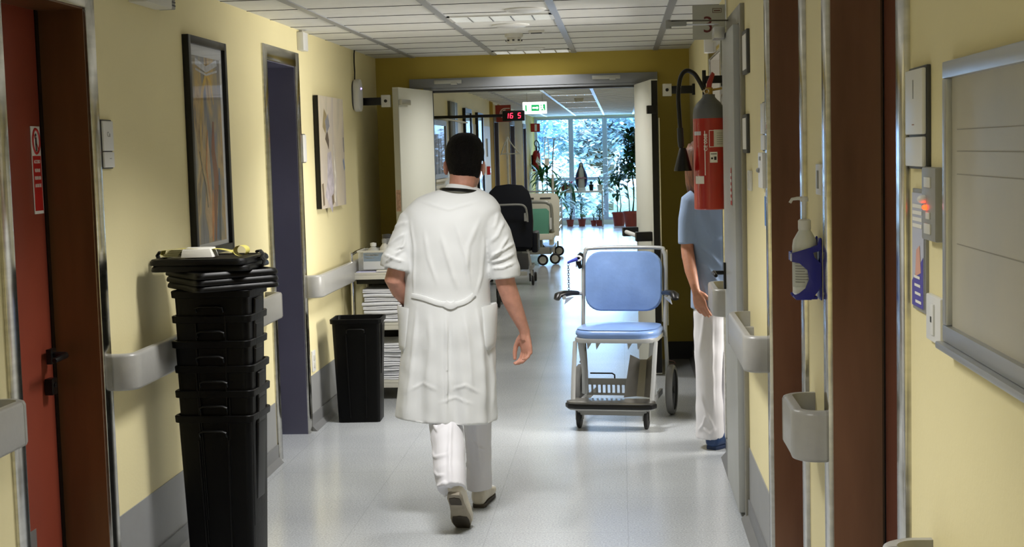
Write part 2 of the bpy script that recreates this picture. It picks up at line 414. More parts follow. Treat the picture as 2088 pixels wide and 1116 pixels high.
# double doors, both leaves standing open towards the camera
dd = thing('door_10', 'off white double door standing open in the cross wall', None, (0, YB, 0)); struct(dd)
f = MB(); f.box((OX0-.16, -.03, OH), (OX1+.16, .0, OH+.075)); f.box((OX0-.05, -.02, 0), (OX0, .2, OH)); f.box((OX1, -.02, 0), (OX1+.05, .2, OH)); f.box((OX0, -.02, OH-.02), (OX1, .2, OH))
f.build('door_frame', pmat('grey_frame', '#8D9096', .4, .3), dd, bevel=.002)
f = MB(); f.box((OX0, .02, OH-.035), (OX1, .09, OH-.02)); f.build('door_track', M['dgrey'], dd)
for x in (-1.35, -.1): 
    f = MB(); f.cbox((x, -.04, OH+.045), (.22, .02, .03)); f.cbox((x+.05, -.055, OH+.03), (.05, .03, .02)); f.build('closer_bracket', M['alu'], dd, bevel=.003)
def leafpart(hx, ang, w, nm):
    Mx = Matrix.Translation((hx, -.02, 0)) @ Matrix.Rotation(ang, 4, 'Z')
    l = MB(); l.box((0, -.024, .012), (w, .024, OH-.02), Mx); o = l.build('door_leaf', M['white_door'], dd, bevel=.002)
    e = MB(); e.box((w, -.022, .02), (w+.006, .022, OH-.03), Mx); e.build('leaf_edge', M['alu'] if hx < -1 else M['black'], o)
    return Mx, o
ML, lL = leafpart(OX0, math.radians(-101), .80, 'l')
MR, lR = leafpart(OX1, math.radians(-82), .82, 'r')
# panic bar on the right leaf, passage side
p = MB(); p.cyl(MR @ Vector((.08, -.12, 1.03)), MR @ Vector((.74, -.12, 1.03)), .016, n=12); p.build('push_bar', M['white'], lR)
for x in (.06, .74):
    p = MB(); p.box((x-.035, -.145, .995), (x+.035, -.024, 1.065), MR); p.build('bar_bracket', M['black'], lR, bevel=.006)
p = MB(); p.box((.815, -.06, 1.93), (.86, .01, 1.99), MR); p.build('door_catch', M['black'], lR, bevel=.004)
p = MB(); p.box((.80, .026, .4), (.83, .034, 1.9), MR); p.build('edge_strip', M['chrome'], lR)
p = MB(); p.box((.60, .026, 2.05), (.80, .05, 2.09), ML @ Matrix.Identity(4)); p.build('closer_plate', M['alu'], lL, bevel=.003)
# stickers on left leaf edge
p = MB(); p.box((.802, -.018, 1.26), (.8075, .018, 1.42), ML); p.build('warning_sticker', pmat('faded_sticker', '#C4A08C', .6, noise=(60, .3)), lL)
# hold-open arms
def hold_open(x0, x1, z, flip, label):
    t = thing('door_holder', label, 'door holder', (x0, 10.6, z))
    L = x1-x0
    a = MB(); a.box((0, -.02, -.028), (L*.75, .02, .028)); a.build('arm', M['black'], t, bevel=.004)
    a = MB(); a.box((L*.72, -.03, -.045), (L, .03, .045)); a.build('magnet_plate', M['offwhite'], t, bevel=.004)
    a = MB(); a.cyl((L*.86, -.035, 0), (L*.86, -.028, 0), .012); a.build('screw', M['black'], t)
    a = MB(); a.box((-.0 if L > 0 else 0, -.035, -.04), (.02 if L > 0 else -.02, .035, .04)); a.build('wall_plate', M['black'], t, bevel=.003)
hold_open(XL, -1.69, 2.08, 1, 'black door holder bar between left wall and open white leaf')
hold_open(XR, .315, 2.10, -1, 'black door holder bar on the right of the double door')

# ------------------------------------------------------------------ window wall
wins = [(-1.86, -1.16), (-1.05, -.40), (-.29, .42)]
w = MB(); ztop = 2.41
w.box((-2.4, YE, ztop), (1.0, YE+.25, CEIL)); w.box((-2.4, YE, 0), (1.0, YE+.25, .10)); w.box((-2.4, YE, .10), (wins[0][0]-.06, YE+.25, ztop)); w.box((wins[2][1]+.06, YE, .10), (1.0, YE+.25, ztop))
struct(w.build('wall_end', M['wall_white'], smooth=False))
for i, (a, b) in enumerate(wins):
    t = thing('window_%d' % (i+1), ['left', 'middle', 'right'][i] + ' tall window pane at the corridor end', None, ((a+b)/2, YE+.05, .1)); struct(t)
    hw = (b-a)/2; H = ztop-.1
    f = MB(); e = .055
    f.box((-hw-e, -.03, 0), (-hw, .05, H)); f.box((hw, -.03, 0), (hw+e, .05, H)); f.box((-hw, -.03, H-.04), (hw, .05, H)); f.box((-hw, -.03, 0), (hw, .05, .06)); f.box((-hw, -.03, .90), (hw, .05, .97))
    fo = f.build('window_frame', M['winframe'], t, bevel=.004)
    p = MB(); p.box((-hw, .005, .06), (hw, .011, .90)); p.build('lower_pane', M['glass'], t, smooth=False)
    p = MB(); p.box((-hw, .005, .97), (hw, .011, H-.04)); p.build('upper_pane', M['glass'], t, smooth=False)

# ------------------------------------------------------------------ handrails
def sweep_rail(t, s, L, name_mat, z0=-.07, z1=.07, dep=.10):
    """local: wall at x=0, corridor towards x = s*; rail along +y for L"""
    R = .07
    def plan(k0, k1, a):   # a list of (x, y) outer path
        return a
    arc0 = [(0, 0.0), (dep-R, 0.0)] + [(dep-R+R*math.sin(th), R-R*math.cos(th)) for th in [PI/2*i/8 for i in range(1, 9)]]
    body = [(dep, R), (dep, L-R)]
    arc1 = [(dep-R+R*math.cos(th), L-R+R*math.sin(th)) for th in [PI/2*i/8 for i in range(0, 9)]] + [(0, L)]
    def sec(p, n):          # cross-section ring at point p with outward normal n (slab .026 thick, rounded)
        th = .028; r = .012; ring = []
        prof = [(0, z0+r), (-.004, z0+.003), (-r, z0), (-th, z0), (-th, z0+.02), (-th, z1-.02), (-th, z1), (-r, z1), (-.004, z1-.003), (0, z1-r)]
        for d, z in prof: ring.append(Vector((s*(p[0]+n[0]*d), p[1]+n[1]*d, z)))
        return ring
    def strip(path, closeends):
        rings = []
        for i, p in enumerate(path):
            a = path[max(0, i-1)]; b = path[min(len(path)-1, i+1)]
            d = Vector((b[0]-a[0], b[1]-a[1])).normalized(); n = (d.y, -d.x)
            rings.append(sec(p, n))
        return rings
    for nm, pa in (('end_cap', arc0), ('rail_body', body), ('end_cap', arc1)):
        if nm == 'end_cap':
            mb = MB().loft(strip(pa, True))
        else:
            mb = MB().loft(strip([(dep-.0015, R), (dep-.0015, L-R)], True))
            mb.box((0, L*.3-.02, -.02), (s*(dep-.025), L*.3+.02, .02)); mb.box((0, L*.8-.02, -.02), (s*(dep-.025), L*.8+.02, .02))
        mb.build(nm, M['rail'], t, ang=50)
def rail(X, s, ya, yb, label, z=.89):
    t = thing('handrail', label, 'handrail', (X, ya, z))
    sweep_rail(t, s, yb-ya, None)
rail(XL, 1, 2.6, 4.27, 'grey wall handrail at the far left edge, before the red door')
rail(XL, 1, 5.21, 7.62, 'grey wall handrail running behind the stack of black bins')
rail(XL, 1, 8.10+.50, 11.2, 'grey wall handrail behind the single bin and linen trolley')
rail(XR, -1, .8, 2.62, 'grey wall handrail end at the bottom right, under the notice board')
rail(XR, -1, 3.86, 4.20, 'short grey handrail between the two bronze doorways')
rail(XR, -1, 5.42, 6.30, 'grey wall handrail between bronze jamb and grey door handle')
rail(XR, -1, 7.24, 7.74, 'short grey handrail below the fire extinguisher')
rail(XR, -1, 8.85, 11.2, 'grey wall handrail beyond the nurse on the right wall')
# ------------------------------------------------------------------ ceiling fittings
def troffer(y, label, x=-.665):
    t = thing('ceiling_light', label, 'ceiling light', (x, y, CEIL), group='ceiling lights')
    f = MB(); W, D = .60, .34
    f.box((-W/2, -D/2, -.008), (W/2, -D/2+.02, 0)); f.box((-W/2, D/2-.02, -.008), (W/2, D/2, 0)); f.box((-W/2, -D/2, -.008), (-W/2+.02, D/2, 0)); f.box((W/2-.02, -D/2, -.008), (W/2, D/2, 0))
    f.build('frame', M['white'], t)
    d = MB(); d.box((-W/2+.02, -D/2+.02, -.003), (W/2-.02, D/2-.02, -.0005)); d.build('diffuser', M['diffuser'], t, smooth=False)
    l = MB()
    for i in range(6): l.box((-W/2+.02, -D/2+.05+i*.048, -.010), (W/2-.02, -D/2+.053+i*.048, -.003))
    for i in range(4): l.box((-W/2+.12+i*.12, -D/2+.02, -.010), (-W/2+.128+i*.12, D/2-.02, -.003))
    l.build('louvre', M['alu'], t)
    return t
troffer(8.28, 'nearest rectangular ceiling light with louvre'); troffer(11.13, 'ceiling light just in front of the cross wall')
for i, y in enumerate((14.0, 17.0, 20.0, 23.0, 26.0, 29.0)):
    troffer(y, ['first', 'second', 'third', 'fourth', 'fifth', 'sixth'][i] + ' ceiling light beyond the double doors')
for i, (x, y) in enumerate(((-.50, 7.85), (-.65, 8.78), (-.66, 10.8))):
    t = thing('ceiling_cover', ['round flat ceiling cover in front of nearest light', 'round flat ceiling cover just behind nearest light', 'round flat ceiling cover before the second light'][i], 'cover', (x, y, CEIL))
    MB().lathe([(.0, 0), (.115, 0), (.115, -.006), (.10, -.011), (0, -.011)]).build('rim', M['ceil'], t)
    MB().lathe([(0, -.011), (.09, -.011), (.085, -.014), (0, -.014)]).build('disc', M['white'], t)
t = thing('smoke_detector', 'white smoke detector box with dark slots on ceiling', 'smoke detector', (-.68, 9.45, CEIL))
MB().lathe([(.0, 0), (.06, 0), (.06, -.02), (.05, -.025), (0, -.025)]).build('base', M['offwhite'], t)
MB().lathe([(0, -.025), (.046, -.025), (.05, -.045), (.042, -.062), (0, -.066)]).build('sensor_head', M['offwhite'], t)
b = MB()
for a in range(8): b.cbox((.048*math.cos(a*PI/4), .048*math.sin(a*PI/4), -.045), (.014, .014, .01))
b.build('vent_slot', M['dgrey'], t)
t = thing('ceiling_sensor', 'small dark slotted sensor on the ceiling beside smoke detector', 'sensor', (-.52, 9.25, CEIL))
MB().cbox((0, 0, -.008), (.10, .06, .016)).build('housing', M['offwhite'], t, bevel=.003)
MB().cbox((0, -.01, -.018), (.07, .03, .006)).build('lens', M['dgrey'], t)
# far ceiling sensors
for i, (x, y) in enumerate(((-.62, 15.4), (-.60, 21.5))):
    t = thing('smoke_detector', ['smoke detector just beyond the double doors', 'farthest smoke detector above the corridor'][i], 'smoke detector', (x, y, CEIL))
    MB().lathe([(0, 0), (.07, 0), (.07, -.02), (.05, -.055), (0, -.06)]).build('sensor_head', M['offwhite'], t)

# ------------------------------------------------------------------ left wall fittings
t = thing('emergency_lamp', 'grey emergency lamp box high on left wall, cut by photo top', 'lamp', (XL, 5.8, 2.36))
b = MB(); b.cbox((.04, -.03, 0), (.08, .32, .10)); b.build('housing', M['offwhite'], t, bevel=.008)
b = MB(); b.cbox((.035, .17, 0), (.07, .07, .09))
b.build('end_block', M['grey'], t, bevel=.006)
b = MB()
for i in range(5): b.cbox((.071, .17, -.03+i*.014), (.004, .05, .005))
b.build('vent_slot', M['dgrey'], t)
def plaque(y0, y1, z0, z1, zs, label, side=-1, texts=(), name='room_sign', cat='room sign'):
    X = XL if side < 0 else XR; on = onL if side < 0 else onR; s = 1 if side < 0 else -1
    t = thing(name, label, cat, (X, (y0+y1)/2, (z0+z1)/2)); W = y1-y0; H = z1-z0; zc = (z0+z1)/2
    MB().cbox((s*.004, 0, 0), (.008, W+.006, H+.006)).build('backing', M['dgrey'], t, bevel=.002)
    ys = [z0] + list(zs) + [z1]
    for a, b_ in zip(ys[:-1], ys[1:]):
        MB().box((s*.008, -W/2, a-zc+.002), (s*.016, W/2, b_-zc-.002)).build('panel', M['white'], t, bevel=.003)
    for tx, ty, tz, sz, mt in texts:
        m = MB(); text_mb(m, tx, sz, frame3((0, -s*-1, 0) if False else ((0, 1, 0) if side < 0 else (0, -1, 0)), (0, 0, 1), (s*.0165, ty, tz-zc))); m.build('lettering', mt, t, smooth=False)
    return t
plaque(5.225, 5.33, 1.66, 1.838, [1.722], 'two-piece white room sign beside the red door', -1, [('Cu', 0, 1.785, .028, M['grey']), ('.....', 0.01, 1.70, .02, M['grey'])])
plaque(8.60, 8.69, 1.65, 1.82, [], 'white room sign between blue doorway and canvas painting', -1)
t = thing('sensor_box', 'small grey box at ceiling above dark blue doorway', 'sensor', (XL, 8.67, 2.38)); MB().cbox((.02, 0, 0), (.04, .13, .11)).build('housing', M['white'], t, bevel=.005)
MB().cbox((.012, 0, .062), (.02, .02, .016)).build('conduit', M['offwhite'], t)
t = thing('wall_socket', 'white wall socket low behind the single black bin', 'socket', (XL, 8.70, .42)); MB().cbox((.005, 0, 0), (.01, .09, .13)).build('plate', M['white'], t, bevel=.003)
MB().cbox((.012, 0, .02), (.008, .035, .035)).cbox((.012, 0, -.025), (.008, .035, .035)).build('outlet', M['offwhite'], t, bevel=.003)
# wifi unit with cable
t = thing('wireless_unit', 'white oval wireless unit with black cable on left wall', 'wireless unit', (XL, 10.42, 2.12))
MB().prism(rrect(.17, .235, .075, 8), .045, frame3((0, 1, 0), (0, 0, 1), (0.006, 0, 0))).build('shell', M['white'], t, bevel=.008)
MB().prism(rrect(.15, .21, .07, 8), .008, frame3((0, 1, 0), (0, 0, 1), (0, -.02, 0))).build('mount', M['dgrey'], t)
MB().ball((.052, .01, .05), .006).build('status_lamp', pmat('violet_led', '#9A7BFF', .4, emit=('#8F78FF', 8)), t)
MB().tube([(.012, -.02, .11), (.02, -.05, .17), (.02, -.06, .24), (.016, -.03, .30), (.012, .02, .335)], .005, 8).build('cable', M['black'], t)

# framed artworks
def paint_mat(name, stops, sy, sz, dist=3.0, seed=0):
    mt = bpy.data.materials.new(name); mt.use_nodes = True; nt = mt.node_tree; b = nt.nodes['Principled BSDF']
    tc = nt.nodes.new('ShaderNodeTexCoord'); mp = nt.nodes.new('ShaderNodeMapping'); mp.inputs['Scale'].default_value = (1, sy, sz); mp.inputs['Location'].default_value = (seed, seed, seed)
    n = nt.nodes.new('ShaderNodeTexNoise'); n.inputs['Scale'].default_value = 1; n.inputs['Detail'].default_value = 6; n.inputs['Distortion'].default_value = dist
    nt.links.new(tc.outputs['Object'], mp.inputs['Vector']); nt.links.new(mp.outputs['Vector'], n.inputs['Vector'])
    r = nt.nodes.new('ShaderNodeValToRGB'); els = r.color_ramp.elements
    els[0].position = stops[0][0]; els[0].color = hexc(stops[0][1]); els[1].position = stops[-1][0]; els[1].color = hexc(stops[-1][1])
    for p, c in stops[1:-1]: e = els.new(p); e.color = hexc(c)
    nt.links.new(n.outputs['Fac'], r.inputs['Fac']); nt.links.new(r.outputs['Color'], b.inputs['Base Color']); b.inputs['Roughness'].default_value = .5
    return mt
def stroke(mb, pts, w):   # pts in (y, z); flat ribbon of paint on the x plane
    n = len(pts); vs = []
    for i, (y, z) in enumerate(pts):
        a = pts[max(0, i-1)]; b = pts[min(n-1, i+1)]; d = Vector((b[0]-a[0], b[1]-a[1])); d = d.normalized() if d.length else Vector((1, 0))
        ww = w[i] if isinstance(w, (list, tuple)) else w
        vs += [(0, y-d.y*ww/2, z+d.x*ww/2), (0, y+d.y*ww/2, z-d.x*ww/2)]
    mb.add(vs, [(2*i, 2*i+1, 2*i+3, 2*i+2) for i in range(n-1)])
art = thing('framed_print', 'tall black-framed abstract print on left wall above the bin stack', 'picture', (XL, 6.605, 1.74))
HW, HH = .31, .50
f = MB(); e = .035
f.box((0, -HW, -HH), (.03, -HW+e, HH)); f.box((0, HW-e, -HH), (.03, HW, HH)); f.box((0, -HW+e, HH-e), (.03, HW-e, HH)); f.box((0, -HW+e, -HH), (.03, HW-e, -HH+e))
f.build('frame', M['black'], art, bevel=.002)
MB().box((0.002, -HW+e, -HH+e), (.012, HW-e, HH-e)).build('mount_board', pmat('pale_mount', '#C9CCD2', .6), art, smooth=False)
pm = MB().box((.012, -HW+e+.045, -HH+e+.02), (.013, HW-e-.045, HH-e-.05)); pic = pm.build('artwork', paint_mat('abstract_print', [(.3, '#33405A'), (.42, '#6C7284'), (.5, '#8E8577'), (.58, '#B99C6C'), (.66, '#6B5345'), (.75, '#8D93A4')], 6, 1.6, 1.5, 3), art, smooth=False)
def st(nm, col, strokes, x=.0135, parent=None, rough=.5):
    parent = parent or pic
    m = MB()
    for pts, w in strokes: stroke(m, pts, w)
    o = m.build(nm, pmat('paint_'+nm, col, rough, noise=(18, .25)), parent, smooth=False); o.location.x = x; return o
st('ochre_arch', '#B9974F', [([(-.14, -.1), (-.12, .1), (-.08, .25), (-.0, .34), (.07, .30), (.10, .2)], [.01, .03, .035, .03, .03, .01])])
st('rust_stroke', '#7C3A2A', [([(.08, .12), (.06, -.02), (.10, -.15), (.06, -.30), (.05, -.44)], [.02, .06, .08, .05, .02])], .0138)
st('orange_stroke', '#C27A3E', [([(.03, -.2), (.02, -.3), (.0, -.44)], [.01, .04, .03]), ([(-.02, .08), (-.06, -.1), (-.02, -.25)], [.012, .02, .01])], .0141)
st('sand_figure', '#B89B78', [([(-.02, .05), (-.03, -.15), (-.05, -.30), (-.03, -.42)], [.02, .08, .12, .05])], .0136)
st('dark_line', '#26303F', [([(-.16, -.02), (-.12, -.12), (-.08, -.18), (-.06, -.28)], .012), ([(.14, -.18), (.12, -.44)], .03)], .0143)
st('blue_wash', '#4B6386', [([(.15, -.1), (.14, -.25), (.10, -.44)], [.02, .05, .07])], .0139)
st('pale_sweep', '#B6BCC9', [([(-.17, .39), (0, .36), (.18, .40)], .03), ([(-.17, .355), (0, .335), (.18, .36)], .01)], .0137)
gl = bpy.data.materials.new('picture_glass'); gl.use_nodes = True; nt = gl.node_tree
for n in list(nt.nodes): nt.nodes.remove(n)
o_ = nt.nodes.new('ShaderNodeOutputMaterial'); mx = nt.nodes.new('ShaderNodeMixShader'); a_ = nt.nodes.new('ShaderNodeBsdfTransparent'); b_ = nt.nodes.new('ShaderNodeBsdfGlossy'); b_.inputs['Roughness'].default_value = .03
mx.inputs[0].default_value = .2
nt.links.new(a_.outputs[0], mx.inputs[1]); nt.links.new(b_.outputs[0], mx.inputs[2]); nt.links.new(mx.outputs[0], o_.inputs[0])
M['pglass'] = gl
MB().add([(.019, -HW+e, -HH+e), (.019, HW-e, -HH+e), (.019, HW-e, HH-e), (.019, -HW+e, HH-e)], [(0, 1, 2, 3)]).build('glazing', gl, art, smooth=False)

art = thing('canvas_painting', 'unframed beige and grey canvas painting beyond blue doorway', 'painting', (XL, 9.38, 1.71))
MB().box((.005, -.40, -.36), (.035, .40, .36)).build('stretcher', M['black'], art, bevel=.003)
pic = MB().box((.035, -.40, -.36), (.038, .40, .36)).build('artwork', paint_mat('pale_canvas', [(.28, '#A79C93'), (.42, '#C2B8AE'), (.55, '#D0C4AF'), (.68, '#BDB5A2'), (.8, '#A8A8AC')], 3, 1.2, 1.2, 8), art, smooth=False)
st('grey_mark', '#86868C', [([(-.20, .16), (-.10, .21)], .09)], .0385)
st('ochre_mark', '#9C8C66', [([(-.26, .14), (-.20, .26)], .10)], .0383)
st('dark_wedge', '#5F5248', [([(-.20, .12), (-.14, .06), (-.13, .02)], [.10, .06, .01])], .0384)
st('lilac_wash', '#BDB5BC', [([(-.12, .0), (-.10, -.2), (-.18, -.34)], [.12, .22, .24])], .0382)
st('white_edge', '#DDD8CC', [([(.02, .05), (.05, -.15), (.02, -.33)], [.01, .05, .04])], .0386)
st('brown_edge', '#7A6A55', [([(-.36, -.2), (-.34, -.34)], .05)], .0387); st('brown_fleck', '#7A6A55', [([(-.06, -.28), (-.04, -.34)], .06)], .0388); st('grey_fleck', '#6A6F7A', [([(.36, .1), (.38, .0)], .02)], .0388); st('blue_fleck', '#7C8CA8', [([(.34, -.05), (.38, -.12)], .04)], .0388)

# prohibition sheet on the red door
t = thing('prohibition_notice', 'narrow red and white no-entry notice on the brick red door', 'notice', (XL-.169, 5.036, 1.66)); t.scale = (1, .87, .85)
MB().box((.0, -.045, -.185), (.003, .045, .185)).build('sheet', M['paper'], t, smooth=False)
m = MB(); m.box((.003, -.041, -.172), (.0036, .041, .06)); m.build('red_field', M['red'], t, smooth=False)
m = MB(); m.torus((.004, 0, 0), .034, .005, axis='x'); 
m2 = MB(); m2.torus((0, 0, 0), .034, .004, 28, 6, axis='x', sy=1.5); m2.add([(0, -.026, .036), (0, -.020, .040), (0, .026, -.036), (0, .020, -.040)], [(0, 1, 2, 3)])
m2.build('ban_ring', M['red'], t, loc=(.0038, 0, .122), smooth=False)
m3 = MB(); m3.ball((0, 0, .026), (.001, .007, .008), 6); m3.cbox((0, 0, .0), (.0012, .014, .034)); m3.cbox((0, -.004, -.028), (.0012, .005, .028)); m3.cbox((0, .005, -.028), (.0012, .005, .028)); m3.build('walking_figure', M['ink'], t, loc=(.0036, 0, .122), smooth=False)
m = MB()
for tx, zz in (('ACCESSO', .035), ('VIETATO ALLE', -.002), ('PERSONE NON', -.034), ('AUTORIZZATE', -.066)): text_mb(m, tx, .021, frame3((0, 1, 0), (0, 0, 1), (.0038, 0, zz)), sx=.055/(.0115*len(tx)))
m.build('lettering', M['paper'], t, smooth=False)

# ------------------------------------------------------------------ right wall fittings
nb = thing('notice_board', 'grey-framed notice board at the right edge with faint ruled lines', 'notice board', (XR, 1.80, 1.577))
HW, HH, e = .635, .232, .028
f = MB(); f.box((0, -HW, -HH), (-.018, HW, -HH+e)); f.box((0, -HW, HH-e), (-.018, HW, HH)); f.box((0, HW-e, -HH+e), (-.018, HW, HH-e)); f.box((0, -HW, -HH+e), (-.018, -HW+e, HH-e))
f.build('frame', M['alu'], nb, bevel=.003)
MB().box((0, -HW+e, -HH+e), (-.008, HW-e, HH-e)).build('board_panel', pmat('board_beige', '#B9B3A0', .35, noise=(5, .09), col2='#A6A396'), nb, smooth=False)
f = MB()
for z in (.085, .048, -.065, .12): f.box((-.0081, -.5, z-.0008), (-.0085, .57, z+.0008))
f.build('ruled_line', M['dgrey'] if False else pmat('faint_line', '#8F8B80', .6), nb, smooth=False)
f = MB(); f.box((-.0, -HW-.004, -HH-.012), (-.03, HW, -HH)); f.build('tray', M['alu'], nb, bevel=.003)
t = plaque(2.605, 2.755, 1.632, 1.812, [1.69], 'white room sign with the number 1, beside the notice board', 1, [('1', 0.0, 1.772, .05, M['grey']), ('....', 0.0, 1.715, .02, pmat('pink_mark', '#B59A96', .6))])
t = thing('nurse_call_panel', 'grey nurse call panel with lit red lamp beside notice board', 'call panel', (XR, 2.545, 1.570))
MB().cbox((-.009, 0, 0), (.018, .11, .128)).build('housing', M['grey'], t, bevel=.004)
MB().cbox((-.019, .0, .038), (.003, .05, .018)).cbox((-.019, 0, -.043), (.003, .05, .018)).cbox((-.019, -.005, -.02), (.003, .03, .012)).build('button', M['offwhite'], t, bevel=.001)
MB().ball((-.02, .025, .008), (.012, .010, .008), 8).build('call_button', M['white'], t)
MB().ball((-.020, .012, -.006), (.006, .008, .005), 8).build('lamp', pmat('red_led', '#FF3A20', .4, emit=('#FF3A18', 5)), t)
t = thing('leaflet_holder', 'clear holder with purple and white leaflet left of light switch', 'leaflet holder', (XR, 2.68, 1.48))
MB().cbox((-.003, 0, 0), (.006, .115, .225)).build('back_plate', M['grey'], t, bevel=.001)
MB().cbox((-.0075, 0, .0), (.002, .10, .21)).build('leaflet', pmat('leaflet', '#B9BCCC', .5), t, smooth=False)
m = MB(); m.add([(0, .05, -.105), (0, -.05, -.105), (0, -.05, -.01), (0, .05, -.06)], [(0, 1, 2, 3)]); m.build('purple_block', pmat('purple_print', '#4A43A0', .5), t, loc=(-.009, 0, 0), smooth=False)
m = MB(); m.add([(0, .02, -.05), (0, -.03, -.04), (0, -.02, .01), (0, .01, 0)], [(0, 1, 2, 3)]); m.build('pink_patch', pmat('pink_print', '#D9A08C', .5), t, loc=(-.0092, 0, 0), smooth=False)
m = MB()
for i in range(4): m.cbox((-.0095, .0, .045+i*.012), (.0005, .08, .007))
m.build('print_line', M['paper'], t, smooth=False); m = MB()
for i in range(4): m.cbox((-.0097, -.01+i*.004, -.095+i*.015), (.0005, .05, .005))
m.build('print_line', M['paper'], t, smooth=False)
t = thing('light_switch', 'white light switch plate beside notice board', 'switch', (XR, 2.545, 1.368))
MB().cbox((-.005, 0, 0), (.010, .115, .082)).build('plate', M['white'], t, bevel=.003)
MB().cbox((-.011, .0, 0), (.005, .03, .055)).build('rocker', M['white'], t, bevel=.002)
MB().cbox((-.0138, 0, 0), (.001, .009, .01)).build('rocker_mark', M['dgrey'], t)
t = thing('switch_plate', 'small grey wall plate above the sanitiser bottle', 'switch', (XR, 4.0, 1.582)); MB().cbox((-.005, 0, 0), (.010, .10, .085)).build('plate', M['white'], t, bevel=.003)
MB().cbox((-.0115, 0, 0), (.004, .02, .05)).build('rocker', M['grey'], t, bevel=.001)
def flatbox(nm, label, cat, y0, y1, z0, z1, d, mat, edge=None):
    t = thing(nm, label, cat, (XR, (y0+y1)/2, (z0+z1)/2))
    MB().cbox((-d/2, 0, 0), (d, y1-y0, z1-z0)).build('housing', mat, t, bevel=.003)
    MB().cbox((-d-.001, 0, 0), (.002, (y1-y0)*.8, (z1-z0)*.8)).build('face', edge or M['paper'], t, smooth=False)
    return t
flatbox('wall_sign', 'upper framed sign on right wall beside the grey door', 'sign', 6.13, 6.34, 1.985, 2.17, .014, M['dgrey'], M['paper'])
flatbox('wall_sign', 'lower framed sign on right wall beside the grey door', 'sign', 6.18, 6.38, 1.648, 1.815, .014, M['dgrey'], M['paper'])
flatbox('light_switch', 'small white switch below the framed signs', 'switch', 6.08, 6.20, 1.49, 1.575, .012, M['white'], M['offwhite'])
plaque(5.42, 5.55, 1.66, 1.84, [1.72], 'white room sign beside the far bronze jamb', 1)
t = thing('nurse_call_panel', 'white nurse call panel below room sign at the far bronze jamb', 'call panel', (XR, 5.52, 1.585)); MB().cbox((-.011, 0, 0), (.022, .16, .135)).build('housing', M['white'], t, bevel=.004)
MB().ball((-.025, .03, .0), (.01, .01, .01), 8).cbox((-.0235, 0, .045), (.003, .05, .015)).build('call_button', M['grey'], t)
flatbox('leaflet', 'striped leaflet on right wall under the far nurse call panel', 'leaflet', 5.45, 5.54, 1.36, 1.50, .004, M['paper'], M['blueprint'])

# sanitiser
sn = thing('sanitiser_bottle', 'white pump bottle of hand sanitiser held in blue wall bracket', 'bottle', (.507, 4.04, 1.262))
b = MB(); b.lathe([(0, 0), (.030, 0), (.0345, .005), (.0345, .135), (.032, .152), (.017, .178), (.0155, .182), (0, .182)], n=28); b.build('bottle_body', pmat('milky_plastic', '#DDE0DC', .35, sss=.1), sn)
b = MB(); b.lathe([(0, .180), (.017, .180), (.018, .184), (.018, .206), (.013, .210), (.0, .210)]); b.build('pump_collar', M['white'], sn)
b = MB(); b.cyl((0, 0, .21), (0, 0, .262), .0065); b.lathe([(0, .258), (.011, .258), (.012, .266), (.009, .272), (0, .272)]); b.tube([(0.008, 0, .267), (-.02, -.002, .268), (-.034, -.004, .266), (-.040, -.004, .256)], [.006, .005, .0045, .004], 10); b.build('pump_head', M['white'], sn)
lb = MB()
ring = []
for z in (.022, .122):
    ring.append([Vector((.0349*math.cos(a), .0349*math.sin(a), z)) for a in [math.radians(x) for x in range(180, 331, 10)]])
lb.loft(ring, cap=False, closed=False); lo = lb.build('label_sheet', pmat('bottle_label', '#C3C6C0', .6), sn)
lb = MB()
for i in range(11):
    z = .035+i*.0075; a0, a1 = 215, (285 if i % 4 else 270)
    lb.loft([[Vector((.0353*math.cos(math.radians(x)), .0353*math.sin(math.radians(x)), zz)) for x in range(a0, a1, 8)] for zz in (z, z+.003)], cap=False, closed=False)
lb.build('label_lines', M['grey'], lo, smooth=False)
br = thing('sanitiser_bracket', 'dark blue curved plastic bracket holding the sanitiser bottle', 'bracket', (.507, 4.04, 1.262))
Mx = frame3((1, 0, 0), (0, 0, 1), (0, 0, 0))
# side cheeks: curved band shape; local prism in x,z (camera-facing), thickness in y
cheek = [(-.037, .0), (-.030, -.012), (.012, -.013), (.032, .012), (.041, .030), (.041, .086), (.022, .105), (.018, .118), (.034, .122), (.041, .130), (.041, .158), (.036, .160), (.030, .140), (.012, .133), (-.040, .118), (-.040, .094), (-.020, .090), (.002, .070), (.006, .045), (-.004, .020), (-.022, .006)]
M['blue_br'] = pmat('royal_blue_plastic', '#1E2490', .32)
b = MB(); b.prism(cheek, .004, frame3((1, 0, 0), (0, 0, 1), (0, -.037, 0))); b.prism(cheek, .004, frame3((1, 0, 0), (0, 0, 1), (0, .041, 0))); b.build('cheek', M['blue_br'], br, bevel=.001)
b = MB(); b.cbox((.040, 0, .07), (.004, .074, .17)); b.cbox((0.0, 0, -.008), (.06, .074, .008)); b.cbox((-.038, 0, .106), (.004, .074, .024)); b.build('back_plate', M['blue_br'], br, bevel=.002)
b = MB(); b.cbox((-.041, -.03, .106), (.004, .012, .02)); b.build('clip', M['white'], br)

